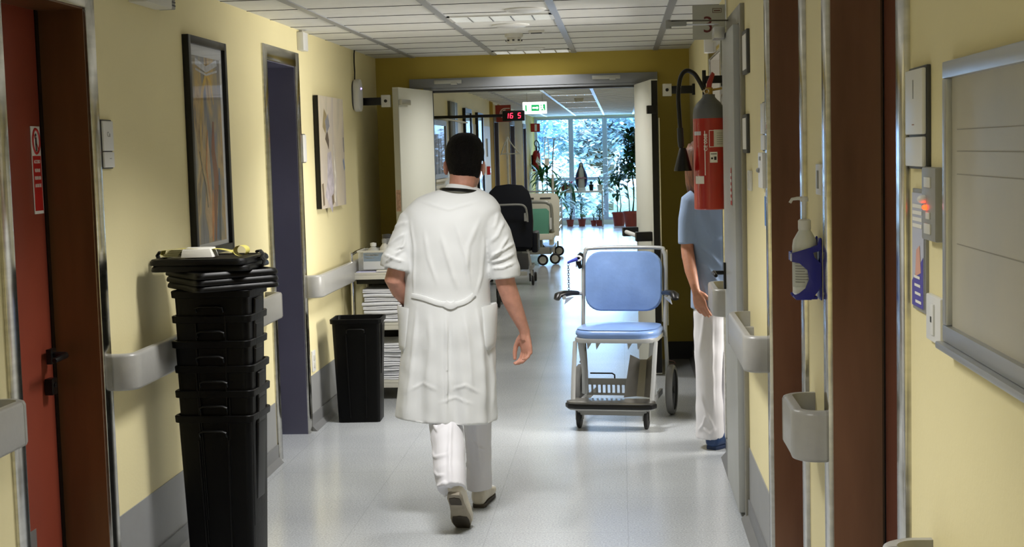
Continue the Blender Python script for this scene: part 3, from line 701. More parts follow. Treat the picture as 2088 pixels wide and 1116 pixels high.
# extinguisher
ex = thing('fire_extinguisher', 'large red and grey carbon dioxide extinguisher hung on right wall', 'fire extinguisher', (.465, 7.60, 1.352))
R = .083
b = MB(); b.lathe([(0, 0), (R-.004, 0), (R, .004), (R, .475), (0, .475)], n=36); b.build('cylinder', pmat('extinguisher_red', '#A31812', .3, coat=.4, noise=(3, .06)), ex)
b = MB(); b.lathe([(0, .472), (R, .475), (R, .50), (.078, .53), (.062, .556), (.042, .575), (.034, .585), (.032, .60), (0, .60)], n=36); b.build('shoulder', pmat('extinguisher_grey', '#56585A', .45, noise=(20, .06)), ex)
b = MB(); b.cyl((0, 0, .595), (0, 0, .635), .022); b.cyl((-.03, -.01, .625), (.02, 0, .625), .012); b.cyl((.0, 0, .62), (.07, .0, .63), .006); b.build('valve', pmat('brass', '#A88A4A', .3, 1.0), ex)
b = MB(); b.tube([(.0, -.01, .62), (.005, -.012, .66), (.02, -.012, .70), (.012, -.014, .705)], [(.014, .009)]*4, 10); b.build('handle', pmat('red_lever', '#8E1E18', .4), ex)
b = MB(); b.torus((-.012, -.03, .615), .012, .0025, 14, 6, axis='y'); b.build('safety_pin', M['chrome'], ex)
b = MB(); b.cbox((-.018, .07, .66), (.02, .012, .14)); b.cbox((.02, .085, .35), (.12, .012, .05)); b.box((-.01, .06, .35), (.085, .09, .40)); b.box((-.01, .06, .66), (.085, .075, .70)); b.build('wall_bracket', M['black'], ex, bevel=.002)
hose = [(-.025, -.01, .625), (-.045, -.012, .665), (-.075, -.015, .71), (-.115, -.018, .725), (-.145, -.02, .69), (-.158, -.022, .60), (-.155, -.025, .50), (-.150, -.025, .40), (-.148, -.028, .31)]
def cr(pts, n=6):
    out = []; P = [Vector(p) for p in pts]
    for i in range(len(P)-1):
        p0 = P[max(0, i-1)]; p1 = P[i]; p2 = P[i+1]; p3 = P[min(len(P)-1, i+2)]
        for k in range(n):
            t = k/n; out.append(.5*((2*p1)+(-p0+p2)*t+(2*p0-5*p1+4*p2-p3)*t*t+(-p0+3*p1-3*p2+p3)*t**3))
    out.append(P[-1]); return out
b = MB(); b.tube(cr(hose), .0115, 12); b.build('hose', M['black'], ex)
b = MB(); b.tube([(-.152, -.026, .43), (-.150, -.027, .36), (-.148, -.028, .33)], [.016, .017, .015], 12); b.build('hose_grip', M['blackrub'], ex)
b = MB(); b.lathe([(0, 0), (.047, 0), (.047, .006), (.022, .105), (.016, .12), (0, .12)], (-.140, -.03, .205), 24); b.build('discharge_horn', M['black'], ex)
def cylpatch(a0, a1, z0, z1, r, mb=None):
    mb = mb or MB(); st_ = max(2, int(abs(a1-a0)/6)+1)
    rs = [[Vector((r*math.cos(math.radians(a0+(a1-a0)*k/st_)), r*math.sin(math.radians(a0+(a1-a0)*k/st_)), z)) for k in range(st_+1)] for z in (z0, z1)]
    mb.loft(rs, cap=False, closed=False); return mb
# angle 270 = towards the camera, 180 = towards corridor
cylpatch(283, 330, .325, .415, R+.0006).build('instruction_label', M['offwhite'], ex)
mb = cylpatch(266, 284, .325, .328, R+.0007); cylpatch(266, 268, .33, .41, R+.0007, mb); cylpatch(266, 284, .410, .413, R+.0007, mb); mb.build('label_border', M['paper'], ex)
mb = MB()
for i in range(6): cylpatch(294, 322, .34+i*.011, .343+i*.011, R+.0010, mb)
mb.build('label_lines', M['grey'], ex)
cylpatch(268, 296, .245, .30, R+.0006).build('inspection_label', M['paper'], ex)
mb = MB(); cylpatch(271, 293, .288, .292, R+.001, mb); cylpatch(272, 279, .262, .272, R+.001, mb); cylpatch(283, 292, .258, .276, R+.001, mb); mb.build('inspection_print', M['ink'], ex)
cylpatch(206, 246, .136, .176, R+.0006).build('lower_tag', M['paper'], ex)
cylpatch(200, 236, .388, .408, R+.0006).build('upper_tag', pmat('grey_tag', '#B9B4B8', .5), ex)
cylpatch(249, 252, .18, .41, R+.0006).build('vertical_line', M['paper'], ex)
mb = MB(); text_mb(mb, 'CE 0068', .026, frame3((0, 0, 1), (-1, 0, 0), (0, 0, 0)), .0004)
a = math.radians(254); Mx = Matrix.Translation((math.cos(a)*(R+.0015), math.sin(a)*(R+.0015), .35)) @ Matrix.Rotation(a+PI/2, 4, 'Z')
mb.v = [tuple(Mx @ Vector((v[0], v[1]*1.0, v[2]))) for v in mb.v]; mb.build('lettering', M['paper'], ex, smooth=False)

# sign with the 3 + door closer + box
t = thing('number_sign', 'grey projecting sign with dark red number 3 near ceiling', 'sign', (XR, 7.35, 2.30))
MB().box((-.175, -.003, -.082), (-.012, .003, .090)).build('sign_plate', pmat('sign_grey', '#A7A79C', .5), t, bevel=.001)
MB().box((-.012, -.008, -.10), (0, .008, .12)).build('bracket', M['chrome'], t, bevel=.001)
m = MB(); text_mb(m, '3', .115, frame3((1, 0, 0), (0, 0, 1), (-.098, -.0036, -.012))); m.build('number', pmat('dark_red', '#5A1A18', .5), t, smooth=False)
m = MB()
for a, b_, c_, d_ in ((-.075, -.03, .050, .052), (-.075, -.03, .070, .072), (-.075, -.073, .05, .072), (-.032, -.03, .05, .072), (-.068, -.036, .058, .063)): m.box((a, -.0045, c_), (b_, -.0032, d_))
m.build('emblem', pmat('dark_red2', '#5A2A22', .5), t, smooth=False)
t = thing('door_closer', 'door closer with folded metal arms in front of number sign', 'door closer', (XR, 6.95, 2.235))
MB().cbox((-.075, 0, -.02), (.05, .16, .055)).build('closer_body', M['alu'], t, bevel=.005)
MB().tube([(-.075, -.03, .022), (-.30, -.02, .026)], [(.004, .004)]*2, 8).build('arm', M['alu'], t)
MB().tube([(-.02, .1, .050), (-.30, -.02, .046)], [(.004, .004)]*2, 8).build('arm', M['steel_dark'], t)
MB().cbox((-.27, -.02, .030), (.09, .03, .022)).lathe([(0, 0), (.014, 0), (.014, .04), (0, .04)], (-.31, -.02, .010)).build('elbow_joint', M['grey'], t, bevel=.003)
t = thing('sensor_box', 'small grey box below the number sign over nurse doorway', 'sensor', (XR, 8.35, 2.29)); MB().cbox((-.03, 0, 0), (.06, .08, .15)).build('housing', M['white'], t, bevel=.005)
MB().cbox((-.03, 0, .082), (.04, .05, .014)).build('mount', M['dgrey'], t)

# ------------------------------------------------------------------ black bins
M['bin'] = pmat('bin_black', '#030303', .4, noise=(14, .25), bump=(60, .08), spec=.14)
M['bin2'] = pmat('bin_black_matt', '#040404', .4, spec=.25)
def bin_mesh(W=.325, D=.27, H=.66, w=.285, d=.235):
    mb = MB(); t = .004
    out = []
    for z, k in ((0, 0), (H*.5, .5), (H-.03, .96), (H-.03, .965)):
        out.append([Vector((x, y, z)) for x, y in rrect(w+(W-w)*k-.02, d+(D-d)*k-.02, .025, 4)])
    rim = [[Vector((x, y, z)) for x, y in rrect(W+dx, D+dx, .028, 4)] for z, dx in ((H-.03, -.012), (H-.028, .0), (H-.003, .003), (H, -.002), (H, -.018))]
    inn = [[Vector((x, y, z)) for x, y in rrect(W-.024, D-.024, .025, 4)] for z in (H-.005,)] + [[Vector((x, y, z)) for x, y in rrect(w+(W-w)*k-.03, d+(D-d)*k-.03, .02, 4)] for z, k in ((H*.5, .5), (.01, 0))]
    mb.loft(out + rim + inn)
    return mb
def make_bin(label, loc, rz=0, group=None):
    t = thing('waste_bin', label, 'bin', loc, rz, group)
    bin_mesh().build('bin_body', M['bin'], t, ang=30)
    # front grip moulding and side panel
    g_ = MB(); g_.tube([(-.055, -.131, .575), (-.055, -.142, .592), (-.04, -.145, .598), (.04, -.145, .598), (.055, -.142, .592), (.055, -.131, .575)], [(.004, .006)]*6, 8); g_.build('front_grip', M['bin2'], t)
    g_ = MB()
    for a, b_ in (((-.062, -.130, .56), (-.05, -.114, .03)), ((.062, -.130, .56), (.05, -.114, .03))): g_.tube([a, b_], [(.004, .005)]*2, 6)
    g_.build('moulded_rib', M['bin2'], t)
    g_ = MB()
    for z0, z1, x0, x1 in ((.30, .62, .1545, .160),):
        g_.add([(x1-.003, -.05, z1), (x1-.003, .05, z1), (x0-.012, .05, z0), (x0-.012, -.05, z0), (x1+.003, -.045, z1-.006), (x1+.003, .045, z1-.006), (x0-.008, .045, z0+.006), (x0-.008, -.045, z0+.006)], [(4,5,6,7), (0,1,5,4), (1,2,6,5), (2,3,7,6), (3,0,4,7)])
    g_.build('side_panel', M['bin2'], t, bevel=.002)
    return t
SX, SY = -1.637, 5.69
ords = ['lowest bin of the tall black stack, standing on the floor', 'second black bin from the bottom of the stack', 'third black bin from the bottom of the stack', 'third black bin down from the lids on the stack', 'second black bin down from the lids on the stack', 'topmost black bin of the stack, right under the lids']
first = None
for i in range(6):
    o = make_bin(ords[0], (SX, SY, 0), 0, 'stacked black bins') if first is None else copy_tree(first)
    if first is None: first = o
    o.location = (SX + .003*((i*7) % 3-1), SY + .002*((i*5) % 3-1), i*.1005); o.rotation_euler.z = math.radians(-2+((i*37) % 5-2)*.5); o['label'] = ords[i]
o = copy_tree(first); o.location = (-1.685, 8.96, 0); o.rotation_euler.z = math.radians(2); o['label'] = 'single tall black bin standing alone against left wall by the linen trolley'
del o['group']
ZT = .66+5*.1005
def make_lid(label, loc, rz, w, d, hooks=False, group='bin lids', th=.024):
    t = thing('bin_lid', label, 'lid', loc, rz, group)
    mb = MB(); r_ = [[Vector((x, y, z)) for x, y in rrect(w+dx, d+dx, .035, 5)] for z, dx in ((0, -.012), (0, 0), (.006, .004), (th-.008, 0), (th, -.012), (th, -.05), (th-.004, -.06))]
    mb.loft(r_); mb.build('lid_panel', M['bin2'], t, ang=30)
    if hooks:
        for s in (-1, 1):
            h_ = MB(); h_.tube([(s*(w/2-.01), 0, .006), (s*(w/2+.015), 0, .01), (s*(w/2+.022), 0, .03), (s*(w/2+.012), 0, .043), (s*(w/2-.004), 0, .040)], [(.006, .02)]*5, 8, up=(0, 1, 0)); h_.build('hinge_hook', M['black'], t)
    return t
zl = ZT+.002
for i in range(3):
    make_lid(['lowest skewed square lid on the bin stack', 'middle skewed square lid on the bin stack', 'upper skewed square lid on the bin stack'][i], (SX+.017-.002*i, SY-.0, zl), math.radians(37+i*.8), .355, .355); zl += .0255
for i in range(2):
    make_lid(['lower of two straight lids on top of the stack', 'topmost black lid with hinge hooks carrying the paper ribbon'][i], (SX-.030-.004*i, SY+.01, zl), math.radians(-1-2*i), .40, .34, hooks=True); zl += .0255
# paper ribbon roll and packet on the lid
t = thing('paper_ribbon', 'loose yellow paper ribbon curling on top of the bin lids', 'ribbon', (SX-.03, SY, zl))
M['ribbon'] = pmat('yellow_paper', '#C9BE62', .6); 
def ribbon(pts, w):
    mb = MB(); n = len(pts); vs = []
    for i, p in enumerate(pts):
        vs += [(p[0], p[1], p[2]), (p[0]+.004, p[1]+w, p[2]+(p[3] if len(p) > 3 else 0))]
    mb.add(vs, [(2*i, 2*i+1, 2*i+3, 2*i+2) for i in range(n-1)]); return mb
pts = [(-.16, -.05, .0), (-.19, -.05, .012), (-.185, -.05, .028), (-.12, -.05, .034), (-.02, -.05, .033), (.05, -.05, .030), (.09, -.05, .022), (.11, -.05, .012)]
for k in range(0, 21):
    a = PI + -2*PI*k/20*1.02; pts.append((.135+.026*math.cos(a), -.05, .0215-.0+.021*math.sin(a)))
ribbon(pts, .05).build('ribbon_strip', M['ribbon'], t)
mb = MB()
for k in range(7):
    z = .002+k*.004; mb.box((-.185+.004*k, -.05, z), (-.12+.003*k, .01, z+.0012))
mb.build('folded_end', pmat('pale_yellow_paper', '#CFC892', .7), t)
t = thing('paper_packet', 'white folded paper packet lying on the topmost bin lid', 'packet', (SX-.072, SY-.03, zl))
MB().add([(-.055, -.05, .0), (.075, -.05, .0), (.075, .04, 0), (-.055, .04, 0), (-.052, -.04, .030), (.062, -.042, .034), (.062, .04, .037), (-.052, .04, .037)], [(0,3,2,1),(4,5,6,7),(0,1,5,4),(1,2,6,5),(2,3,7,6),(3,0,4,7)]).build('packet_body', M['paper'], t, bevel=.002)
MB().add([(-.03, -.0475, .003), (.068, -.0475, .003), (.060, -.0445, .022), (.0, -.0465, .012)], [(0, 1, 2, 3)]).build('yellow_flap', M['ribbon'], t, smooth=False)

# ------------------------------------------------------------------ linen trolley
ty = 9.95
t = thing('linen_trolley', 'chrome and grey linen trolley with three shelves by left wall', 'trolley', (-1.52, ty, 0))
hw, hd = .33, .28
for s in (-1, 1):
    b = MB(); b.tube(cr([(s*hw, -hd, .10), (s*hw, -hd, .5), (s*hw, -hd, .96), (s*hw, -hd+.05, 1.01), (s*hw, hd-.05, 1.01), (s*hw, hd, .96), (s*hw, hd, .5), (s*hw, hd, .10)], 5), .011, 10); b.build('side_frame', M['chrome'], t)
for z in (.865, .515, .115):
    b = MB(); b.box((-hw+.01, -hd, z), (hw-.01, hd, z+.018)); b.box((-hw+.01, -hd, z-.03), (hw-.01, -hd+.012, z)); b.build('shelf', M['offwhite'], t, bevel=.003)
b = MB(); b.box((-hw+.012, hd-.012, .53), (hw-.012, hd, .86)); b.build('back_panel', M['black'], t)
b = MB(); b.box((-hw+.012, hd-.012, .14), (hw-.012, hd, .50)); b.build('back_panel', M['black'], t)
b = MB(); b.box((-hw+.02, -hd+.05, .80), (hw-.02, hd-.02, .845)); b.build('drawer', M['black'], t, bevel=.004)
for sx in (-1, 1):
    for sy in (-1, 1):
        b = MB(); b.lathe([(0, -.012), (.03, -.012), (.034, -.006), (.034, .006), (.03, .012), (0, .012)], (sx*(hw-.02), sy*(hd-.03), .036), 18, 'x'); c_ = b.build('caster', M['blackrub'], t)
        b = MB(); b.cyl((sx*(hw-.02), sy*(hd-.03), .05), (sx*(hw-.02), sy*(hd-.03), .11), .012); b.build('caster_fork', M['chrome'], c_)
b = MB(); b.box((-.03, -.02, 0), (0, 0, 0)) 
# papers on top shelf edge
t2 = thing('paper_sheets', 'white and lilac sheets laid on the trolley top', 'paper', (-1.52, ty, .883)); MB().box((-.30, -.275, 0), (.30, .2, .006)).build('sheet', pmat('lilac_paper', '#C7C8E4', .6), t2)
MB().box((-.16, -.283, .006), (.02, -.1, .012)).build('top_sheet', M['paper'], t2)
TT = .896
# clear tray box
t2 = thing('storage_tub', 'translucent plastic tub of glove boxes on the trolley top', 'tub', (-1.60, ty-.10, TT))
cl = pmat('clear_plastic', '#D9DBD6', .25, alpha=.16); 
b = MB(); W_, D_, H_ = .42, .28, .135
b.box((-W_/2, -D_/2, 0), (W_/2, D_/2, .004)); b.box((-W_/2, -D_/2, 0), (-W_/2+.004, D_/2, H_)); b.box((W_/2-.004, -D_/2, 0), (W_/2, D_/2, H_)); b.box((-W_/2, -D_/2, 0), (W_/2, -D_/2+.003, H_)); b.box((-W_/2, D_/2-.003, 0), (W_/2, D_/2, H_))
b.build('tub_wall', cl, t2)
b = MB(); b.box((-W_/2-.008, -D_/2-.006, H_-.012), (W_/2+.008, -D_/2, H_)); b.box((-W_/2-.008, D_/2, H_-.012), (W_/2+.008, D_/2+.006, H_)); b.box((-W_/2-.010, -D_/2, H_-.012), (-W_/2, D_/2, H_)); b.build('tub_rim', M['offwhite'], t2, bevel=.002)
def carton(name, label, loc, s, mats, lines):
    t = thing(name, label, 'box', loc)
    MB().box((-s[0]/2, -s[1]/2, 0), (s[0]/2, s[1]/2, s[2])).build('carton', mats[0], t, bevel=.002)
    for nm, rect, mt in lines:
        MB().add([(rect[0], 0, rect[1]), (rect[2], 0, rect[1]), (rect[2], 0, rect[3]), (rect[0], 0, rect[3])], [(0, 1, 2, 3)]).build(nm, mt, t, loc=(0, -s[1]/2-.001, 0), smooth=False)
    return t
M['teal'] = pmat('teal_print', '#3B6E96', .5); M['ltgrey'] = pmat('light_print', '#DADDE3', .5)
carton('glove_box', 'teal and white glove box in left half of the tub', (-1.705, ty-.165, TT+.005), (.145, .13, .115), [M['ltgrey']], [('teal_panel', (-.07, .055, .07, .112), M['teal']), ('title_bar', (-.06, .092, .035, .103), M['ltgrey']), ('text_bar', (-.06, .075, 0, .081), M['ltgrey'])])
carton('glove_box', 'blue and white glove box in right half of the tub', (-1.535, ty-.165, TT+.005), (.155, .13, .115), [M['blueprint']], [('white_panel', (-.05, .04, .06, .10), M['paper']), ('red_bar', (-.01, .108, .03, .114), M['red']), ('code_block', (.02, .012, .045, .03), M['paper'])])
carton('paper_carton', 'plain white carton at the right end of the trolley top', (-1.37, ty-.02, TT-.007), (.12, .10, .27), [M['white']], [])
def bottle(label, x, y, z, r, h, body, cap, pump=False, name='bottle'):
    t = thing(name, label, 'bottle', (x, y, z))
    MB().lathe([(0, 0), (r*.9, 0), (r, .005), (r, h*.62), (r*.9, h*.7), (r*.4, h*.82), (r*.38, h*.86), (0, h*.86)], n=20).build('bottle_body', body, t)
    b = MB(); b.lathe([(0, h*.85), (r*.5, h*.85), (r*.5, h*.97), (0, h)], n=16)
    if pump: b.cyl((0, 0, h*.95), (0, 0, h*1.12), .005); b.tube([(.01, 0, h*1.12), (-.04, 0, h*1.12), (-.045, 0, h*1.09)], .005, 8)
    b.build('cap', cap, t)
    t3 = MB().lathe([(r*1.01, h*.2), (r*1.01, h*.5)], n=20, cap=False).build('label_band', pmat('tan_label', '#A98D6E', .6), t)
bottle('white pump bottle standing in the tub on the trolley', -1.55, ty-.05, TT+.005, .04, .22, M['white'], M['white'], True)
bottle('grey bottle in the middle of the tub', -1.655, ty-.06, TT+.005, .035, .20, M['offwhite'], M['grey'])
bottle('clear bottle at left of the tub', -1.735, ty-.05, TT+.005, .045, .175, pmat('clear_bottle', '#B9B9B4', .2), M['white'])
b = thing('wipes_canister', 'grey canister behind the bottles in the tub', 'canister', (-1.64, ty+.0, TT+.005)); MB().lathe([(0, 0), (.038, 0), (.038, .20), (0, .20)], n=20).build('can_body', M['grey'], b); MB().lathe([(0, .20), (.039, .20), (.039, .225), (0, .23)], n=20).build('can_lid', M['dgrey'], b)
# folded linen
def linen(name, label, loc, w, d, h, layers, seed, rz=0, droop=0):
    t = tag(bpy.data.objects.new(name, None), label, 'linen', 'folded white sheets on the trolley'); C.objects.link(t); t.location = loc; t.rotation_euler.z = rz
    rnd = random.Random(seed); mb = MB()
    prof = []   # cross-section in (y,z) : folded sheet with rounded front fold
    lh = h/layers
    for L in range(layers):
        z0 = L*lh; pts = []
        for k in range(7):
            a = -PI/2+PI*k/6; pts.append((-d/2 - lh*.45*math.cos(a)*1.2, z0+lh/2+lh*.46*math.sin(a)))
        pts += [(d/2, z0+lh*.96), (d/2, z0+lh*.04)]
        rings = []
        for i in range(13):
            x = -w/2+w*i/12; e = (abs(i-6)/6)**6
            wob = rnd.uniform(-.002, .002)+.004*math.sin(i*.7+seed)+.003*L*math.sin(i*.4+L)
            rings.append([Vector((x, y+wob, z*(1-.05*e)+.0015*math.sin(i*.9+seed+L)-droop*(abs(x)/w)**2*h*2 + droop*.0)) for y, z in pts])
        mb.loft(rings)
    mb.build('folded_sheet', M['linen'], t, ang=60)
    return t
M['linen'] = pmat('white_linen', '#DADCE2', .85, bump=(400, .1), sheen=.2)
z = .535
names = ['lowest', 'second', 'third', 'fourth', 'fifth', 'sixth', 'seventh', 'topmost']
for i in range(8):
    hh = .024+.002*(i % 3); linen('folded_sheet_stack'.replace('_stack', ''), names[i] + ' folded white sheet on the middle trolley shelf', (-1.535+.006*((i*3) % 4-1.5), ty-.04+.004*((i*5) % 3-1), z), .50, .40, hh, 2 if i % 2 else 1, i, droop=.0); z += hh+.003
z = .135
for i in range(8):
    hh = .026+.003*(i % 3); linen('folded_sheet', names[i] + ' folded white sheet on the bottom trolley shelf', (-1.50+.01*((i*3) % 4-1.5), ty-.05+.008*((i*5) % 3-1), z), .48, .38, hh, 2, i+20, rz=math.radians((i*29 % 9-4)*.5), droop=0); z += hh+.003

# ------------------------------------------------------------------ transfer chair
M['vinyl'] = pmat('blue_vinyl', '#7391C4', .34, noise=(9, .10), bump=(35, .12), coat=.15)
M['cframe'] = pmat('grey_enamel', '#A6A8A8', .35, .35)
ch = thing('transfer_chair', 'wheeled patient transfer chair with light blue vinyl seat and back', 'chair', (-.028, 8.86, 0), math.radians(-9.5))
def cushion(w, d, h, r, puff, Mx, n=10):
    mb = MB(); rings = []
    lev = [(0, .90, 1), (.12, .97, 1), (.35, 1, 1), (.65, 1, 1), (.86, .975, 1), (.96, .93, 1), (1.0, .86, 1)]
    for z, k, q in lev: rings.append([Vector((x*1, y*1, z*h)) for x, y in rrect(w*k if k > .9 else w-(1-k)*h*2.2, d*k if k > .9 else d-(1-k)*h*2.2, r, 6)])
    for k in (.7, .45, .2): rings.append([Vector((x, y, h+puff*(1-k*k)-puff*.3)) for x, y in rrect(w*k, d*k, r*k, 6)])
    mb.loft(rings, Mx); return mb
cushion(.515, .44, .052, .13, .034, Matrix.Translation((0, -.0, .532))).build('seat', M['vinyl'], ch, ang=60)
cushion(.490, .378, .05, .10, .034, Matrix.Translation((0, .215, .845)) @ Matrix.Rotation(math.radians(90-6), 4, 'X')).build('backrest', M['vinyl'], ch, ang=60)
b = MB(); b.prism(rrect(.51, .44, .09, 6), .026, Matrix.Translation((0, 0, .506))); b.build('seat_pan', M['cframe'], ch, bevel=.003)
# back tube hoop
hoop = cr([(-.262, .16, .50), (-.262, .19, .70), (-.262, .225, .95), (-.25, .235, 1.03), (-.20, .24, 1.055), (.20, .24, 1.055), (.25, .235, 1.03), (.262, .225, .95), (.262, .19, .70), (.262, .16, .50)], 5)
b = MB(); b.tube(hoop, .0125, 12); b.build('back_hoop', M['cframe'], ch)
for s in (-1, 1):
    b = MB(); b.tube([(s*.248, -.17, .51), (s*.245, -.26, .30), (s*.24, -.315, .165)], [(.014, .012)]*3, 10); b.build('front_leg', M['cframe'], ch)
    b = MB(); b.tube([(s*.225, -.12, .51), (s*.205, -.10, .32), (s*.215, -.05, .17)], [(.02, .014)]*3, 10); b.build('inner_leg', M['cframe'], ch)
    b = MB(); b.tube([(s*.262, .17, .55), (s*.262, .22, .35), (s*.262, .24, .165)], .012, 10); b.build('rear_leg', M['cframe'], ch)
    # lower side rail
    b = MB(); b.box((s*.215-.012, -.30, .12), (s*.215+.012, .26, .155)); b.build('side_rail', M['cframe'], ch, bevel=.003)
    # armrest
    b = MB(); b.tube(cr([(s*.27, .18, .77), (s*.315, .14, .775), (s*.335, -.02, .78), (s*.325, -.10, .772)], 4), [(.012, .012)]*13, 10); b.build('arm_tube', M['cframe'], ch)
    b = MB(); b.tube([(s*.275, .06, .786), (s*.305, .01, .793), (s*.34, -.06, .795), (s*.362, -.105, .788), (s*.368, -.12, .765)], [(.022, .014), (.027, .016), (.029, .019), (.027, .020), (.02, .016)], 12); b.build('arm_pad', M['black'], ch, ang=60)
    b = MB(); b.add([(s*.28, -.02, .77), (s*.325, -.06, .765), (s*.335, -.05, .725), (s*.28, .0, .77), (s*.325, -.03, .765), (s*.335, -.03, .725)], [(0,1,2),(3,5,4),(0,3,4,1),(1,4,5,2),(2,5,3,0)]); b.build('arm_gusset', M['cframe'], ch)
    # big wheel
    xw = s*.292
    b = MB(); b.lathe([(.128, -.019), (.145, -.022), (.155, -.014), (.158, 0), (.155, .014), (.145, .022), (.128, .019)], (xw, .20, .158), 36, 'x', cap=False); wo = b.build('wheel', pmat('grey_tyre', '#6A6A68', .6), ch)
    b = MB(); b.lathe([(0, -.012), (.128, -.012), (.13, .0), (.128, .012), (0, .012)], (xw, .20, .158), 36, 'x'); b.build('wheel_disc', M['black'], wo)
    b = MB(); b.lathe([(0, -.02), (.02, -.02), (.02, .02), (0, .02)], (xw, .20, .158), 12, 'x'); b.build('hub', M['dgrey'], wo)
    # front caster
    xc = s*.205
    b = MB(); b.lathe([(0, -.012), (.045, -.013), (.054, -.009), (.055, 0), (.054, .009), (.045, .013), (0, .012)], (xc, -.30, .055), 24, 'x'); co = b.build('caster', M['blackrub'], ch)
    b = MB(); b.box((xc-.022, -.315, .05), (xc-.016, -.275, .115)); b.box((xc+.016, -.315, .05), (xc+.022, -.275, .115)); b.box((xc-.022, -.315, .105), (xc+.022, -.275, .117)); b.cyl((xc-.022, -.30, .055), (xc+.022, -.30, .055), .008); b.build('caster_fork', M['grey'], co, bevel=.002)
    b = MB(); b.tube([(s*.262, .23, .34), (s*.30, .25, .33), (s*.31, .27, .315), (s*.262, .24, .31)], .004, 6); b.build('brake_rod', pmat('rust_rod', '#4A2A20', .5), ch)
# footplate
fp = MB(); poly = [(-.235, .10), (-.27, .0), (-.245, -.045), (-.20, -.06), (.20, -.06), (.245, -.045), (.27, .0), (.235, .10)]
fp.prism(poly, .012, Matrix.Translation((0, -.36, .165))); fp.build('footplate', M['steel_dark'], ch, bevel=.002)
fp = MB(); poly2 = [(x*1.03, y*1.0-.004 if y < 0 else y) for x, y in poly]; fp.prism(poly2, .028, Matrix.Translation((0, -.36, .137))); fp.build('foot_bumper', M['black'], ch, bevel=.006)
fp = MB(); fp.prism([(x*.98, y) for x, y in poly], .008, Matrix.Translation((0, -.36, .128))); fp.build('lower_trim', M['cframe'], ch)
fp = MB(); fp.box((-.21, -.33, .085), (.21, -.31, .127)); fp.build('front_bar', M['grey'], ch)
# slotted rear plate between side rails
sl = MB(); sl.box((-.205, -.06, .225), (.205, -.052, .265)); sl.box((-.205, -.06, .16), (.205, -.052, .175))
x = -.205
while x < .2: sl.box((x, -.06, .17), (x+.012, -.052, .23)); x += .030
sl.build('slotted_plate', M['grey'], ch)
b = MB(); b.tube([(-.20, .05, .28), (-.06, .05, .28), (-.045, .05, .27), (-.045, .05, .24)], .005, 8); b.build('stretcher_rod', M['black'], ch)
b = MB(); b.tube([(.20, .05, .28), (.15, .05, .28)], .005, 8); b.tube([(-.262, .22, .44), (-.235, .1, .46), (-.22, 0, .43)], .004, 6); b.tube([(-.26, .2, .40), (-.22, 0, .40)], .004, 6); b.build('stretcher_rod', M['black'], ch)
# folded steel footrest leaning to the right
fr_ = MB(); x0 = .055; 
v = [(.055, -.215, .175), (.125, -.17, .175), (.175, -.185, .175), (.215, -.215, .175), (.09, -.16, .43), (.145, -.12, .395), (.185, -.12, .395), (.225, -.16, .43)]
off = Vector((0, .004, 0))
fr_.add(v + [tuple(Vector(p)+off) for p in v], [(0,1,5,4),(1,2,6,5),(2,3,7,6),(8,12,13,9),(9,13,14,10),(10,14,15,11),(0,4,12,8),(3,11,15,7),(4,5,13,12),(5,6,14,13),(6,7,15,14)])
fr_.build('folded_footrest', pmat('stainless_sheet', '#8D8B86', .28, .95, noise=(4, .15)), ch, ang=20)
for xx in (-.17, -.115, .08, .14):
    b = MB(); b.add([(xx, -.2, .506), (xx+.03, -.2, .506), (xx+.004, -.2, .465), (xx, -.19, .506), (xx+.03, -.19, .506), (xx+.004, -.19, .465)], [(0,1,2),(3,5,4),(0,3,4,1),(1,4,5,2),(2,5,3,0)]); b.build('seat_gusset', M['cframe'], ch)
# coin lock with strap and chain
b = MB(); b.torus((-.285, .178, .995), .014, .006, 16, 6, axis='y', sx=1.3); b.build('lock_ring', M['white'], ch)
b = MB(); b.tube([(-.275, .22, 1.02), (-.285, .20, 1.00), (-.29, .20, .965), (-.28, .21, .93)], [(.016, .014), (.022, .018), (.018, .016), (.012, .012)], 10); b.build('lock_body', M['black'], ch)
b = MB(); b.tube([(-.29, .175, .992), (-.325, .175, .98), (-.355, .175, .968)], [(.015, .012), (.014, .010), (.010, .007)], 8); b.build('lock_strap', pmat('blue_strap', '#2B3AA8', .4), ch)
b = MB()
for i in range(12):
    z = .955-i*.0152
    q = Matrix.Translation((-.352, .18, z)) @ Matrix.Rotation(PI/2*(i % 2) + .4, 4, 'Z') @ Matrix.Rotation(PI/2, 4, 'X')
    b.torus((0, 0, 0), .0078, .0026, 12, 5, axis='z', M=q @ Matrix.Diagonal((.75, 1.25, 1, 1)))
b.build('chain', M['dgrey'], ch)
b = MB(); b.cyl((-.30, .18, .96), (-.30, .18, .94), .004); b.box((.262, .25, .56), (.272, .26, 1.04)); b.build('support_rod', M['chrome'], ch)
